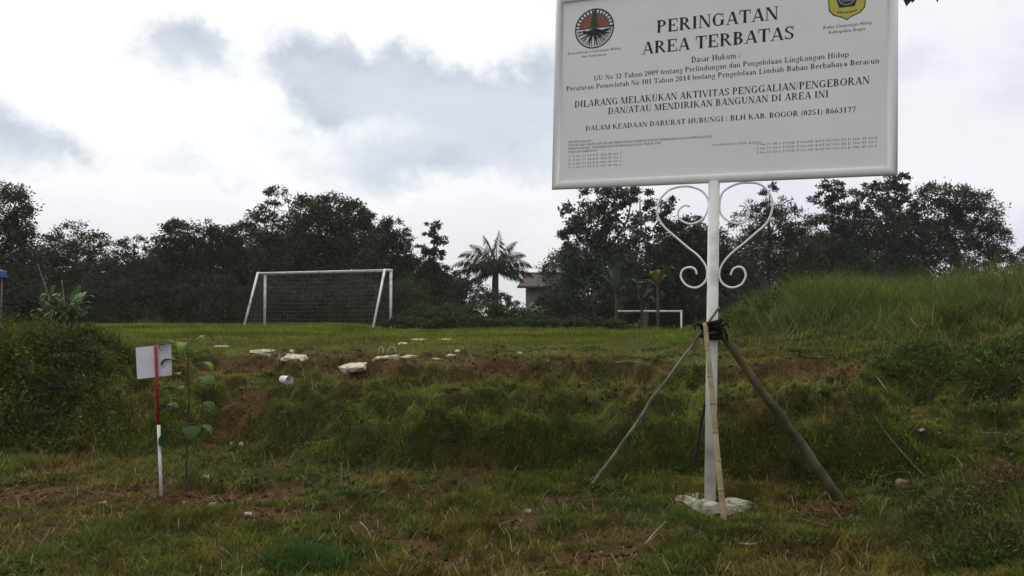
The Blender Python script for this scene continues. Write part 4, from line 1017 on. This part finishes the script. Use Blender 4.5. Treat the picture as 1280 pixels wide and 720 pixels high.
# scrolls
ex_ = sign.rotation_euler.to_matrix()
def to_board(px, py):
    a = (px - 640) / 1024; b = (360 - py) / 1024
    d = Vector((a, cP - b * sP, sP + b * cP)); o = Vector((0, 0, EYE)) - Vector(sign.location)
    n_ = ex_ @ Vector((0, 1, 0)); t = -(o.dot(n_)) / d.dot(n_); pnt = ex_.transposed() @ (o + d * t)
    return (pnt.x, 0, pnt.z)
SR = [(923.7, 257), (931, 258), (936, 266), (934, 274), (927, 279), (914, 278), (902, 269), (899.5, 255), (904, 240), (920, 230.5), (937, 228.5), (951, 231), (962, 242), (966, 258), (959, 278), (945, 291), (930, 304), (915, 316), (903, 330), (899, 343), (903, 354), (914, 359.5), (926, 356), (932, 346), (930, 337), (924, 333.5), (916.5, 336.5), (913, 344)]
SL = [(862.5, 258), (855, 257), (848, 264), (850, 274), (863, 280), (878, 274), (885.5, 260), (884, 247), (875, 237.5), (858, 233), (838, 237), (825, 250), (821.5, 267), (829, 282), (843, 295), (860, 309.5), (874, 321), (883, 335), (882.5, 350), (871, 359.5), (858, 356.5), (851, 346), (854, 337), (863, 334), (869, 337), (871, 343)]
for pts in (SL, SR):
    MB().tube(catmull([to_board(*q) for q in pts], 6), .0085, 8).build('scroll', M['white'], sign, True)
# concrete collar round the foot of the post
cm = MB(); nA, nR = 40, 8
for i in range(nA):
    a = 2 * math.pi * i / nA
    for j in range(nR):
        t = j / (nR - 1); rr_ = .07 + .25 * t * (1 + .22 * math.sin(3 * a + 1) + .1 * math.sin(7 * a))
        z = .028 * (1 - t ** 3) + .05 * mnoise.noise(Vector((math.cos(a) * 3 * rr_ * 3, math.sin(a) * 9 * rr_, 2))) - .05 * (t == 1) - .03 * math.exp(-((t - .1) / .15) ** 2)
        cm.v.append(Vector((math.cos(a) * rr_ * 1.05, math.sin(a) * rr_ * .62, z)))
for i in range(nA):
    for j in range(nR - 1):
        i2 = (i + 1) % nA; cm.f.append((i * nR + j, i * nR + j + 1, i2 * nR + j + 1, i2 * nR + j))
cm.build('concrete_footing', M['concrete'], sign, False)

# ------------------------------------------------------------------ stakes that prop the post
def stake(name, label, p0, p1, r0, r1, mat, wob, nodes=0, seed=0, n=9):
    rr = random.Random(seed); p0, p1 = Vector(p0), Vector(p1)
    root = empty(name, p0, label, 'stake', 'stakes tied to the sign post'); d = p1 - p0
    pts, rad = [], []; N = 14
    sx = d.cross(Vector((0, 1, 0))).normalized()
    for i in range(N + 1):
        t = i / N
        q = d * t + sx * (wob * (math.sin(t * 9 + seed) * .6 + rr.uniform(-.4, .4)) * math.sin(math.pi * min(1, t * 1.0)))
        if i == 0: q = -d.normalized() * .08
        pts.append(q); rad.append(r0 + (r1 - r0) * t)
    m = MB(); m.tube(catmull(pts, 3), [rad[min(N, i // 3)] for i in range(N * 3 + 1)], n)
    sk = m.build('pole', mat, root, True)
    if nodes:
        for k in range(1, nodes):
            m = MB(); t = k / nodes; c = d * t; u = d.normalized() * .006; rn = (r0 + (r1 - r0) * t) * 1.12
            m.tube([c - u * 2, c - u, c + u, c + u * 2], [rn * .9, rn, rn, rn * .9], n)
            m.build('node_ring', mat, root, True)
    return root
tie = at(889, 411, 6.77)
b1 = hit(738, 610)
t1 = at(899, 384, 6.70)
stake('wooden_stick', 'thin crooked grey stick leaning in from the left, its dark tip poking above the tie', b1, t1, .017, .010, M['stick'], .014, 0, 3)
b2 = hit(905, 650)
stake('bamboo_stake', 'straight yellowish bamboo stake standing close in front of the sign post', b2, at(881.5, 404, 6.72), .024, .020, M['bamboo'], .004, 7, 5)
b3 = hit(1052, 628)
stake('wooden_pole', 'thick brown wooden pole leaning against the sign post from the right', b3, at(897, 410, 6.74), .043, .031, M['wood'], .012, 0, 8, 12)
b4 = hit(868, 585)
stake('wooden_stick', 'dark thin stick half hidden behind the sign post', b4, at(901, 405, 6.87), .015, .012, M['darkstick'], .02, 0, 11)
tb = MB(); 
for k in range(7):
    pts = []
    zo = -.05 + .018 * k
    for i in range(25):
        a = 2 * math.pi * i / 24
        pts.append((math.cos(a) * (.078 + .012 * math.sin(k * 2.1)), math.sin(a) * (.082 + .01 * math.cos(k)), zo + .018 * math.sin(a + k * 1.3)))
    tb.tube(pts, .018, 6)
tb.tube([(-.09, -.05, .02), (-.13, -.07, .05), (-.16, -.07, .03), (-.15, -.08, .0)], [.012, .011, .009, .006], 6)
tb.tube([(.09, -.05, .0), (.11, -.06, -.05), (.105, -.07, -.1)], [.012, .01, .006], 6)
tb.tube([(.06, -.085, .03), (.1, -.1, .05), (.12, -.08, .02)], [.012, .01, .008], 6)
tiec = at(889.5, 412, 6.78)
tieo = tb.build('rubber_tie', M['rubber'], None, True); tieo.location = tiec
tag(tieo, 'black rubber strip wound round the post and the tops of the stakes', 'tie')

# ------------------------------------------------------------------ planting placard and sapling
pb = hit(202, 615)
pl = empty('planting_placard', pb, 'small white placard on a thin stake painted red above and white below', 'sign')
tp = at(194, 431, pb.y) - pb; md = at(198.3, 531, pb.y) - pb
sw = MB(); sw.tube([(0, 0, -.1), tuple(md)], .015, 8); sw.build('stake', M['white_dirty'], pl, True)
sw = MB(); sw.tube([tuple(md), tuple(tp)], .0145, 8); sw.build('stake_top', M['red'], pl, True)
cor = [at(169.5, 434.5, pb.y + .03) - pb, at(213.5, 430, pb.y + .02) - pb, at(214.5, 469, pb.y + .02) - pb, at(171.5, 474, pb.y + .03) - pb]
bm_ = MB(); bm_.poly(cor[::-1]); bm_.poly([c + Vector((0, .006, 0)) for c in cor])
for i in range(4):
    j = (i + 1) % 4; bm_.poly([cor[i], cor[j], cor[j] + Vector((0, .006, 0)), cor[i] + Vector((0, .006, 0))])
bm_.build('board', M['placard'], pl)
sb = hit(232, 616)
sap = empty('sapling', sb, 'newly planted sapling with a few big limp leaves beside the small placard', 'sapling')
st = [(0, 0, -.05)] + [tuple(at(a, b, sb.y) - sb) for a, b in ((233, 590), (234, 550), (236, 515), (236, 480), (235, 452), (234, 436))]
stc = catmull(st, 4)
MB().tube(stc, [.011 - .006 * i / len(stc) for i in range(len(stc))], 7).build('stem', M['darkstick'], sap, True)
def big_leaf(root, px0, py0, az, elev, L, W, droop, col, pet=.12):
    b = Vector(at(px0, py0, sb.y) - sb)
    e = b + Vector((math.sin(az) * math.cos(elev), math.cos(az) * math.cos(elev), math.sin(elev))) * pet
    m = MB().tube([b, (b + e) / 2 + Vector((0, 0, .01)), e], .0035, 5)
    pts = curved(e, az, elev - .4, L, droop, 8)
    prof = [W * k for k in (.1, .62, .9, 1, .92, .78, .55, .3, .02)]
    V, Q = leaf_sheet(pts, prof, (math.cos(az), -math.sin(az), 0), .3)
    nv = len(m.v)
    c = np.tile(np.array(col), (len(V) + nv, 1)) * (.9 + .2 * rng.random((len(V) + nv, 1)))
    qs = np.array([f for f in m.f if len(f) == 4])
    fast('leaf', np.array([list(v) for v in m.v] + V), [qs, np.array(Q) + nv], M['leaf'], root, c, True)
lg = (.13, .19, .04); dg_ = (.05, .085, .026); bg_ = (.08, .12, .04)
for a in ((234, 438, 60, 50, .17, .035, 2.4, lg), (234, 440, -100, 40, .18, .035, 2.6, lg), (234, 437, 170, 30, .2, .035, 2.2, lg), (234, 440, 110, 60, .12, .03, 1.8, lg),
          (236, 474, 110, 10, .13, .075, 1.6, bg_), (236, 476, -70, 25, .12, .06, 1.2, bg_),
          (236, 520, -85, 35, .19, .075, 1.6, dg_), (236, 500, -110, 45, .17, .05, 2.2, dg_),
          (235, 488, 60, 30, .12, .055, 1.5, bg_), (236, 510, 100, 20, .13, .06, 1.6, dg_), (236, 495, -60, 30, .13, .055, 1.8, bg_), (234, 455, -90, 20, .13, .045, 1.9, lg), (235, 458, 95, 15, .13, .045, 2.0, lg),
          (236, 530, 95, -5, .1, .05, .6, bg_), (235, 532, -95, -20, .17, .10, 1.0, (.04, .075, .03)), (235, 528, 150, -10, .12, .06, 1.0, dg_)):
    big_leaf(sap, a[0], a[1], R(a[2]), R(a[3]), a[4] * 1.25, a[5] * 1.3, a[6], a[7])

# ------------------------------------------------------------------ rubble, stones, litter
def chunk(name, label, cat, px, py, wpx, hpx, mat, depth=None, group=None, seed=0, rz=0, sink=.25, npts=26, tilt=(0, 0)):
    rr = random.Random(seed); p = hit(px, py + hpx / 2); k = p.y / 1024
    w, h = wpx * k, hpx * k; d = depth or w * .6
    bm = bmesh.new()
    for _ in range(npts):
        v = Vector((rr.gauss(0, 1), rr.gauss(0, 1), rr.gauss(0, 1))).normalized()
        q = Vector((max(-.82, min(.82, v.x)) * w * .6, max(-.8, min(.8, v.y)) * d * .6, max(-.7, min(.7, v.z)) * h * .85))
        bm.verts.new(q)
    r_ = bmesh.ops.convex_hull(bm, input=bm.verts)
    bmesh.ops.delete(bm, geom=[g for g in r_['geom_interior'] if isinstance(g, bmesh.types.BMVert)], context='VERTS')
    bmesh.ops.bevel(bm, geom=bm.edges[:], offset=min(w, h, d) * .05, segments=1, affect='EDGES')
    bmesh.ops.triangulate(bm, faces=bm.faces[:])
    bmesh.ops.subdivide_edges(bm, edges=bm.edges[:], cuts=1, use_grid_fill=True)
    for v in bm.verts: v.co += Vector([mnoise.noise(v.co * (7 / max(w, .05)) + Vector((seed, k_, 0))) for k_ in range(3)]) * min(w, h) * .2
    me = bpy.data.meshes.new(name); bm.to_mesh(me); bm.free(); me.materials.append(mat)
    o = bpy.data.objects.new(name, me); C.objects.link(o)
    zlow = min(h1(p.x, p.y), h1(p.x - w * .33, p.y), h1(p.x + w * .33, p.y), h1(p.x, p.y - d * .3)); o.location = (p.x, p.y, max(zlow, p.z - h * .5) + h * (.5 - sink)); o.rotation_euler = (R(tilt[0]), R(tilt[1]), R(rz))
    return tag(o, label, cat, group)
GS = 'broken slabs along the lip of the bank'; GK = 'pale stones lying in the grass'
def slab(label, px, py, w, h, depth, seed, tilt=(0, 0), rz=0): chunk('rubble_chunk', label, 'rubble', px, py, w, h * .65, M['plaster'], depth, GS, seed, rz, .32, 24, tilt)
slab('thin flat pale slab at the left end of the broken rubble on the bank', 330, 437.5, 34, 6, .35, 21)
slab('pale rounded slab with a ragged fringe, below the left half of the big goal', 368, 445, 32, 9, .35, 22, (8, 3))
slab('small tilted slab piece just above the fringed slab', 368, 438, 12, 4, .2, 23, (0, 12))
slab('narrow slab strip sloping down to the fringed slab', 336, 443, 26, 4, .16, 24, (0, 8))
slab('small pale slab alone in the grass left of the rubble', 276, 432, 20, 4, .25, 25)
slab('biggest pale layered slab, below the right goalpost', 443, 453, 38, 12, .45, 26, (6, -6))
slab('long rough slab lying against the right end of the biggest slab', 483, 445, 36, 8, .35, 27, (0, -4))
slab('narrow slab tail at the right of the long rough slab', 510, 444, 22, 5, .2, 28)
slab('small pale lump behind the two little arches', 504, 429, 12, 5, .3, 29)
slab('flat pale strip farthest back in the field grass', 523, 423.5, 22, 3.5, .5, 30)
slab('flat pale strip farther right in the field grass', 556, 424, 20, 3, .5, 31)
slab('pale chunk at the right end of the rubble line', 564, 443, 12, 5, .2, 32)
slab('thin pale sliver left of the end chunk', 547, 448, 16, 3, .15, 33)
slab('tiny pale lump between the end chunk and the field', 572, 438, 6, 5, .1, 34)
slab('tiny pale lump near the middle of the field edge', 650, 440, 8, 4, .2, 35)
slab('small pale patch beside the foot of the small goal, left of the post', 838, 418, 9, 3, .3, 36)
# fringe of dead roots below the slab
rf = MB(); rq = random.Random(4)
for i in range(38):
    a = hit(334 + rq.random() * 50, 445 + rq.random() * 4); e_ = a + Vector((rq.uniform(-.06, .06), -.06 - rq.random() * .08, -.03 - rq.random() * .1))
    rf.tube([a + Vector((0, 0, .04)), (a + e_) / 2 + Vector((0, -.02, .04)), e_], [.004, .0035, .002], 4)
tag(rf.build('root_fringe', M['stick'], None), 'fringe of dead pale roots hanging below the fringed slab', 'roots')
# two little arches
for i, (px, py, w, h) in enumerate(((476, 437, 6, 9), (490, 436, 10, 8))):
    p = hit(px, py + h / 2); k = p.y / 1024
    o = MB().tube([(math.cos(R(a)) * w * k / 2, 0, math.sin(R(a)) * h * k - .02) for a in range(0, 181, 15)], .011, 6).build('plastic_ring', M['stone'], None, True)
    o.location = p; o.rotation_euler = (0, 0, R(10 * i))
    tag(o, ('narrow pale plastic ring standing half buried, left of the pair', 'wider pale plastic ring standing half buried, right of the pair')[i], 'ring', 'half-buried pale rings')
# foam cup
p = hit(359, 479); cup = MB(); N = 18
for r_, z in ((.0, 0), (.034, 0), (.048, .12), (.051, .122), (.046, .118), (.032, .006), (0, .006)):
    for k in range(N): cup.v.append(Vector((math.cos(2 * math.pi * k / N) * r_, math.sin(2 * math.pi * k / N) * r_, z)))
for i in range(6):
    for k in range(N): cup.f.append((i * N + k, i * N + (k + 1) % N, (i + 1) * N + (k + 1) % N, (i + 1) * N + k))
o = cup.build('foam_cup', M['cup'], None, True); o.location = p + Vector((-.07, 0, .05)); o.rotation_euler = (R(12), R(95), R(-25)); o.scale = (1.25, 1.25, 1.25)
tag(o, 'white disposable cup lying on its side on the red soil, mouth to the right', 'cup')
def stone(label, px, py, w, h, seed, mat='stone', grp=GK, name='stone'): chunk(name, label, 'stone', px, py, w * .85, h * .8, M[mat], None, grp, seed, seed * 37 % 90, .35, 18)
stone('biggest of the pale stones at the foot of the left bank', 94, 547, 13, 12, 41)
stone('smaller pale stone touching the left of the biggest one', 86, 551, 8, 8, 42)
stone('small round grey stone at the bottom of the gully, left of two', 290, 554, 10, 8, 43)
stone('small pale stone at the bottom of the gully, right of two', 303, 554, 10, 8, 44)
stone('cube-like pale stone in the grass right of the sapling', 258, 595, 12, 9, 45)
stone('flat pale stone lying left of the placard foot', 129, 628, 16, 4, 46)
stone('pale stone on the dug soil right of the sapling foot', 266, 629, 12, 5, 47)
stone('tiny pale stone on the dug soil in front of the sapling', 230, 628, 5, 5, 48)
stone('flat pale stone in the grass farther right of the dug soil', 310, 641, 11, 4, 49)
stone('tiny white pebble near the left edge of the grass', 59, 592, 6, 4, 50)
stone('brown stone at the foot of the terrace, right of the thick pole', 1128, 603, 28, 14, 51, 'brownstone', None)
stone('white flake on the terrace lip near the right mound', 1151, 536, 12, 5, 52)
stone('small pale flake just right of the white flake on the terrace', 1174, 541, 6, 4, 53)
stone('small clod on the soil heap at the foot of the thick pole, left of two', 1062, 646, 8, 7, 54, 'brownstone')
stone('small clod on the soil heap at the foot of the thick pole, right of two', 1072, 649, 9, 7, 55, 'brownstone')
stone('small pale stone on the slope below the biggest slab', 660, 637, 9, 5, 56)
# dug soil round the sapling, heap at the thick pole
def heap(px, py, rx, ry, h, label, seed):
    c = hit(px, py); m = MB(); n1_, n2_ = 30, 9
    for j in range(n2_):
        for i in range(n1_):
            a = 2 * math.pi * i / n1_; t = j / (n2_ - 1)
            rr_ = t * (1 + .25 * mnoise.noise(Vector((math.cos(a) * 1.5, math.sin(a) * 1.5, seed))))
            x, y = c.x + math.cos(a) * rx * rr_, c.y + math.sin(a) * ry * rr_
            z = h1(x, y) + h * (1 - t * t) - .02 * (t > .9) + .05 * mnoise.noise(Vector((x * 9, y * 9, seed))) * (1 - t) + .025 * mnoise.noise(Vector((x * 25, y * 25, seed))) * (1 - t ** 3)
            m.v.append(Vector((x, y, z)) - c)
    for j in range(n2_ - 1):
        for i in range(n1_):
            m.f.append((j * n1_ + i, j * n1_ + (i + 1) % n1_, (j + 1) * n1_ + (i + 1) % n1_, (j + 1) * n1_ + i))
    hq = random.Random(seed)
    for _ in range(150):
        a = hq.random() * 6.283; q = hq.random() ** .6 * 1.15; x, y = c.x + math.cos(a) * rx * q, c.y + math.sin(a) * ry * q; r_ = .006 + .018 * hq.random() ** 3
        b_ = len(m.v); cc = Vector((x, y, h1(x, y) + h * max(0, 1 - q * q) + r_ * .3)) - c
        for k in ((1, 0, 0), (0, 1, 0), (-1, 0, 0), (0, -1, 0), (0, 0, 1), (0, 0, -1)): m.v.append(cc + Vector(k) * r_ * hq.uniform(.6, 1.3))
        for f_ in ((0, 1, 4), (1, 2, 4), (2, 3, 4), (3, 0, 4), (1, 0, 5), (2, 1, 5), (3, 2, 5), (0, 3, 5)): m.f.append(tuple(b_ + i for i in f_))
    o = m.build('soil_heap', M['soil'], None, False); o.location = c
    tag(o, label, 'soil heap')
M['soil'] = simple('dug_soil', (.035, .021, .010), (.095, .054, .024), 14, .95, .8, 60, spec=.05)
heap(234, 624, .36, .2, .025, 'dug dark soil round the foot of the sapling', 3)
heap(1050, 640, .24, .2, .05, 'reddish soil heap round the foot of the thick brown pole', 5)
# twigs
def twig(label, pxs, lift, r, mat='stick', name='twig'):
    P = [hit(a, b) + Vector((0, 0, l)) for (a, b), l in zip(pxs, lift)]
    o0 = P[0].copy(); cc = catmull([q - o0 for q in P], 5)
    o = MB().tube(cc, [r * (1 - .6 * i / len(cc)) for i in range(len(cc))], 5).build(name, M[mat], None, True); o.location = o0
    tag(o, label, 'twig', 'dead twigs lying about')
twig('bent dead twig arching over the dark hollow of the terrace', [(1160, 600), (1140, 590), (1112, 566), (1095, 553)], (0, .05, .12, .15), .008)
twig('dead twig lying at the foot of the terrace near the brown stone', [(1105, 598), (1125, 596), (1150, 597)], (.02, .03, .02), .006)
twig('short pale twig at the edge of the right-hand mound', [(1110, 491), (1098, 484), (1086, 476)], (.0, .06, .1), .008)
twig('pale twig flat on the bank lip left of the sign post', [(770, 456), (790, 458), (812, 459)], (.02, .03, .02), .009)
twig('dead twig in the front grass left of the bamboo stake', [(806, 684), (818, 674), (832, 663)], (.01, .04, .06), .007)
twig('dead grass stalk lying on the terrace lip at far right', [(1225, 546), (1250, 548), (1275, 552)], (.03, .04, .02), .006)
twig('crossed dead twig in the bare patch, left of the front middle', [(450, 660), (458, 668), (464, 676)], (.04, .03, .01), .006)
twig('dead twig on the ground in front of the thick pole', [(985, 650), (1010, 656), (1040, 662)], (.02, .03, .01), .006)
twig('dead twig in the bare patch in front of the sign footing', [(925, 684), (938, 690), (948, 682)], (.02, .04, .02), .008)

# ------------------------------------------------------------------ tufts, reeds, weeds
def tuft(name, label, cat, px, py, rad, h, n, pal, w=.006, lean=.8, group=None):
    p = hit(px, py); a = rng.random(n) * 2 * np.pi; r_ = rad * np.sqrt(rng.random(n))
    X_, Y_ = p.x + np.cos(a) * r_, p.y + np.sin(a) * r_ * .8
    P = np.stack([X_ - p.x, Y_ - p.y, hgt(X_, Y_) - p.z - .01], -1)
    hh_ = h * (.45 + .55 * rng.random(n)) * np.clip(1.1 - r_ / rad * .5, .3, 1)
    o = blade_obj(name, P, hh_, w * (.7 + .6 * rng.random(n)), lean * (.3 + .7 * rng.random(n)), tintmix(n, *pal))
    o.location = p
    return tag(o, label, cat, group)
TG = ([(.055, .105, .02), (.042, .082, .018), (.075, .12, .025)], [4, 4, 2]); TL = ([(.105, .145, .022), (.08, .12, .018), (.14, .14, .04)], [4, 4, 2])
TD = ([(.07, .085, .018), (.125, .1, .04), (.05, .06, .015)], [4, 2, 3])
GT = 'grass tufts on the lower ground'
for a in (('lush dark green tuft at the bottom edge of the photo, left of the middle', 385, 706, .27, .21, 1300, TG), ('wide bright tuft in front of the placard', 140, 664, .3, .12, 750, TL),
          ('dark tuft right of it, near the dug soil', 175, 656, .16, .12, 350, TG), ('low bright tuft at the far lower left', 70, 690, .3, .09, 600, TL),
          ('green tuft at the foot of the crooked stick', 785, 632, .26, .12, 600, TG), ('green tuft on the bank foot below the middle of the photo', 700, 560, .34, .16, 700, TG),
          ('single upright tuft in the bare ground right of the sapling', 234, 655, .05, .12, 40, TL), ('tuft in front of the sign footing on the left', 850, 648, .18, .1, 320, TG),
          ('dark tuft beside the bamboo stake foot', 945, 640, .2, .1, 350, TG), ('bushy tuft at the bottom edge right of the middle', 1000, 690, .3, .11, 500, TD),
          ('tuft on the lower bank left of the gully', 160, 590, .3, .07, 500, TL), ('coarse tuft at the lower right, in front of the weeds', 1110, 680, .3, .14, 500, TD),
          ('tuft with a yellow cast at the bottom left corner', 20, 705, .22, .1, 350, TL), ('tuft near the bottom edge under the sign', 850, 705, .25, .1, 400, TL),
          ('tuft below the crooked stick on the worn ground', 690, 665, .2, .07, 300, TD), ('small tuft on the worn ground in the middle of the front', 560, 655, .2, .07, 300, TD)):
    tuft('grass_tuft', a[0], 'grass tuft', a[1], a[2], a[3], a[4], a[5], a[6], .006, .85, GT)
GM = 'wispy grass on the left mound'
for lab, px, py in (('wispy grass at the top left of the mound by the photo edge', 25, 425), ('wispy grass on the right shoulder of the left mound', 140, 418), ('wispy grass halfway down the left mound', 45, 475), ('wispy grass on the right slope of the left mound', 125, 455), ('wispy grass low on the left mound near the pale stones', 60, 520)):
    tuft('grass_tuft', lab, 'grass tuft', px, py, .32, .26, 330, TL, .006, .8, GM)
RG = 'reedy grass along the back of the field'
for lab, px, py, n, h in (('tall reedy clump behind the left end of the field', 182, 404, 90, .75), ('thinner reedy clump beside it toward the goal', 200, 404, 60, .6), ('tiny reed clump just left of the goal stay', 228, 406, 40, .45)):
    tuft('reed_clump', lab, 'reeds', px, py, .35, h, n, TL, .014, .35, RG)
# broad-leaved plant on the left mound
bp_ = hit(72, 420)
blp = empty('broadleaf_plant', bp_, 'bright leafy plant with long pointed leaves crowning the left mound', 'plant')
rq = random.Random(12)
for s in range(15):
    base = Vector((rq.uniform(-.32, .42), rq.uniform(-.2, .25), -.05)); hh_ = rq.uniform(.3, .68)
    topp = base + Vector((rq.uniform(-.1, .1), rq.uniform(-.08, .08), hh_))
    MB().tube([base, (base + topp) / 2, topp], [.008, .006, .004], 5).build('stem', M['darkstick'], blp, True)
    for k in range(7):
        a = k * 2.4 + rq.random(); b = base.lerp(topp, .55 + .45 * k / 6)
        pts = curved(b, a, R(rq.uniform(15, 60)), rq.uniform(.17, .28), rq.uniform(.7, 1.4), 6)
        V, Q = leaf_sheet(pts, [w_ for w_ in (.008, .024, .031, .028, .021, .012, .001)], (math.cos(a), -math.sin(a), 0), .2)
        c = np.tile(np.array((.11, .17, .065)), (len(V), 1)) * rq.uniform(.7, 1.25)
        fast('leaf', np.array(V), [np.array(Q)], M['leaf'], blp, c, True)
for lab, pts in (('tall dry stalk leaning left above the leafy plant', [(66, 398), (61, 372), (52, 345), (47, 330)]), ('dry stalk standing right of the leaning one', [(81, 396), (80, 376), (77, 350)])):
    b = hit(*pts[0]); P = [b] + [at(a, c, b.y) for a, c in pts[1:]]
    o = MB().tube(catmull([q - b for q in P], 5), [.010 - .0004 * i for i in range(len(pts) * 5 - 4)], 5).build('dry_stalk', M['stick'], None, True); o.location = b
    tag(o, lab, 'dry stalk', 'dry stalks above the left mound')
# weedy bushes
def weed(label, px, py, rx, rz, n, L, pal, group, name='weed_bush', ry=None, wr=.4, up=.35):
    p = hit(px, py); k = max(8, n // 60)
    u = unit(rng.normal(size=(k, 3))); u[:, 2] = abs(u[:, 2]); cc = u * (.35 + .65 * rng.random((k, 1))) * np.array([rx, ry or rx * .8, rz])
    i = rng.integers(0, k, n); P = cc[i] + rng.normal(size=(n, 3)) * np.array([.09, .09, .06]) * (rx / .6)
    gz_ = hgt(P[:, 0] + p.x, P[:, 1] + p.y) - p.z
    P[:, 2] = np.maximum(P[:, 2], 0.01) + gz_
    D = unit(rng.normal(size=(n, 3)) * .8 + unit(P) * .5 + np.array([0, 0, up]))
    root = empty(name, p, label, 'bush', group)
    LL = L * (.5 + rng.random(n))
    leaf_obj('foliage', P, LL, LL * wr, D, tintmix(n, *pal) * (.65 + .7 * rng.random(k))[i, None], root, M['weed'])
    m = MB()
    for c in cc[:26]: m.tube([(c[0] * .2, c[1] * .2, -.05), (c[0] * .6, c[1] * .6, c[2] * .65), tuple(c)], [.007, .005, .002], 4)
    m.build('stem', M['darkstick'], root)
WD = ([(.06, .08, .02), (.085, .096, .024), (.12, .095, .035), (.044, .058, .016)], [4, 3, 1.4, 3]); WB = ([(.08, .078, .022), (.13, .095, .04), (.06, .058, .018), (.2, .15, .08)], [4, 3, 3, 1]); WGn = ([(.06, .098, .02), (.08, .115, .024), (.048, .072, .018)], [4, 3, 3])
GWL = 'dark weeds over the left mound'
for a in (('dark weedy bush directly under the leafy plant', 85, 440, .5, .2, 2600, .05, WD), ('dark weedy bush on the right shoulder of the left mound', 130, 440, .42, .2, 2200, .05, WD),
          ('weedy bush at the left edge of the mound', 20, 455, .5, .2, 2200, .05, WGn), ('weedy bush low on the mound face', 70, 490, .5, .18, 2400, .05, WD), ('weedy bush at the lower left corner of the mound', 20, 525, .45, .18, 2000, .05, WD),
          ('weedy bush at the right foot of the mound', 105, 480, .4, .16, 1800, .045, WD)):
    weed(a[0], *a[1:8], GWL)
GWR = 'weeds on the right-hand mound'
for a in (('shrubby weed at the front of the right mound', 1180, 480, .5, .24, 1700, .045, WGn), ('green shrubby weed behind the front one on the right mound', 1150, 448, .5, .24, 1500, .045, WGn),
          ('dark weed at the right edge halfway up', 1255, 490, .45, .24, 1300, .045, WD), ('green weed at the right edge above it', 1250, 455, .5, .3, 1800, .05, WGn), ('small weed at the left toe of the right mound', 1115, 470, .3, .16, 1000, .045, WGn), ('low green weed where the right mound begins, nearest the post', 925, 408, .45, .3, 1500, .06, WGn),
          ('green weed on the rising left shoulder of the right mound', 962, 398, .6, .45, 2200, .065, WGn), ('bushy green weed higher on the left shoulder of the mound', 1010, 385, .7, .5, 2400, .07, WGn), ('green weed on the mound top under the spreading tree', 1150, 372, .8, .5, 2200, .07, WGn)):
    weed(a[0], *a[1:8], GWR)
GWF = 'weeds in the near right corner'
for a in (('brownish weed bush at the right edge, nearest the camera', 1265, 690, .34, .22, 2200, .035, WB), ('brownish weed bush left of the nearest one', 1195, 650, .34, .18, 2000, .035, WB), ('weed bush at the right edge below the terrace', 1262, 620, .36, .22, 2000, .04, WB),
          ('green weed bush at the bottom right corner', 1215, 715, .3, .14, 1400, .035, WGn), ('low weeds between the thick pole and the right corner', 1150, 625, .3, .12, 1400, .035, WD)):
    weed(a[0], *a[1:8], GWF, wr=.25)
tuft('grass_tuft', 'long-bladed grass among the weeds in the near right corner', 'grass tuft', 1215, 690, .5, .26, 700, TD, .006, .7, GT)
tuft('grass_tuft', 'long-bladed grass at the right edge under the terrace', 'grass tuft', 1260, 640, .45, .24, 600, TL, .006, .7, GT)

# ------------------------------------------------------------------ branch that dips into the top of the frame
TB = Vector((5.3, 6.4, 0)); TB.z = h1(5.3, 6.4)
ot = empty('overhanging_tree', TB, 'dark leaf tips hanging into the top of the photo right of the board', 'tree')
MB().tube(catmull([(0, 0, -.1), (.05, 0, 1.6), (-.02, 0, 3.2), (-.1, -.05, 4.4)], 6), [.11 - .003 * i for i in range(19)], 9).build('trunk', M['bark'], ot, True)
tipA = at(1135, -30, 5.2) - TB; tipB = at(1166, -24, 5.2) - TB
bq = catmull([(-.08, -.04, 3.9), (-.9, -.5, 4.15), tuple((tipB + Vector((.35, .2, .2)))), tuple(tipB), tuple(tipA)], 6)
MB().tube(bq, [.035 - .0012 * i for i in range(len(bq))], 6).build('branch', M['bark'], ot, True)
def hang_leaf(tip_px, tip_py, L, W, lean):
    t = at(tip_px, tip_py, 5.2) - TB
    b = t + Vector((lean, .02, L))
    pts = [b.lerp(t, k / 7) + Vector((0, -.02 * math.sin(math.pi * k / 7), 0)) for k in range(8)]
    V, Q = leaf_sheet(pts, [W * q for q in (.05, .6, .9, 1, .95, .75, .4, .02)], (1, .2, 0), .15)
    fast('leaf', np.array(V), [np.array(Q)], M['leaf'], ot, np.tile(np.array((.03, .035, .03)), (len(V), 1)), True)
hang_leaf(1133, 8, .17, .05, .02); hang_leaf(1140, 4, .16, .045, .03); hang_leaf(1172, 3, .18, .04, -.03); hang_leaf(1156, -5, .15, .04, .0); hang_leaf(1190, -8, .16, .04, .0)
lb_ = [((-.3, -.2, 4.7), (.9, .9, .6)), ((.5, .3, 4.9), (.9, .9, .6))]
P_, L_, D_, C_ = crown_arrays(lb_, .17, 1.2, [(.034, .05, .024), (.045, .06, .028)], [1, 1])
leaf_obj('crown', P_, L_, L_ * .5, D_, C_, ot)

# ------------------------------------------------------------------ thin damp air over the field
hm = bpy.data.materials.new('haze'); hm.use_nodes = True
ht = hm.node_tree; ht.nodes.clear()
ho = ht.nodes.new('ShaderNodeOutputMaterial'); hv = ht.nodes.new('ShaderNodeVolumePrincipled')
hv.inputs['Color'].default_value = (.9, .93, .97, 1); hv.inputs['Density'].default_value = HAZE
ht.links.new(hv.outputs[0], ho.inputs['Volume'])
hz_ = MB().box((0, 600, 24), (1900, 1900, 54)).build('haze', hm)
tag(hz_, 'faint damp haze hanging over the field', 'haze', kind='stuff')
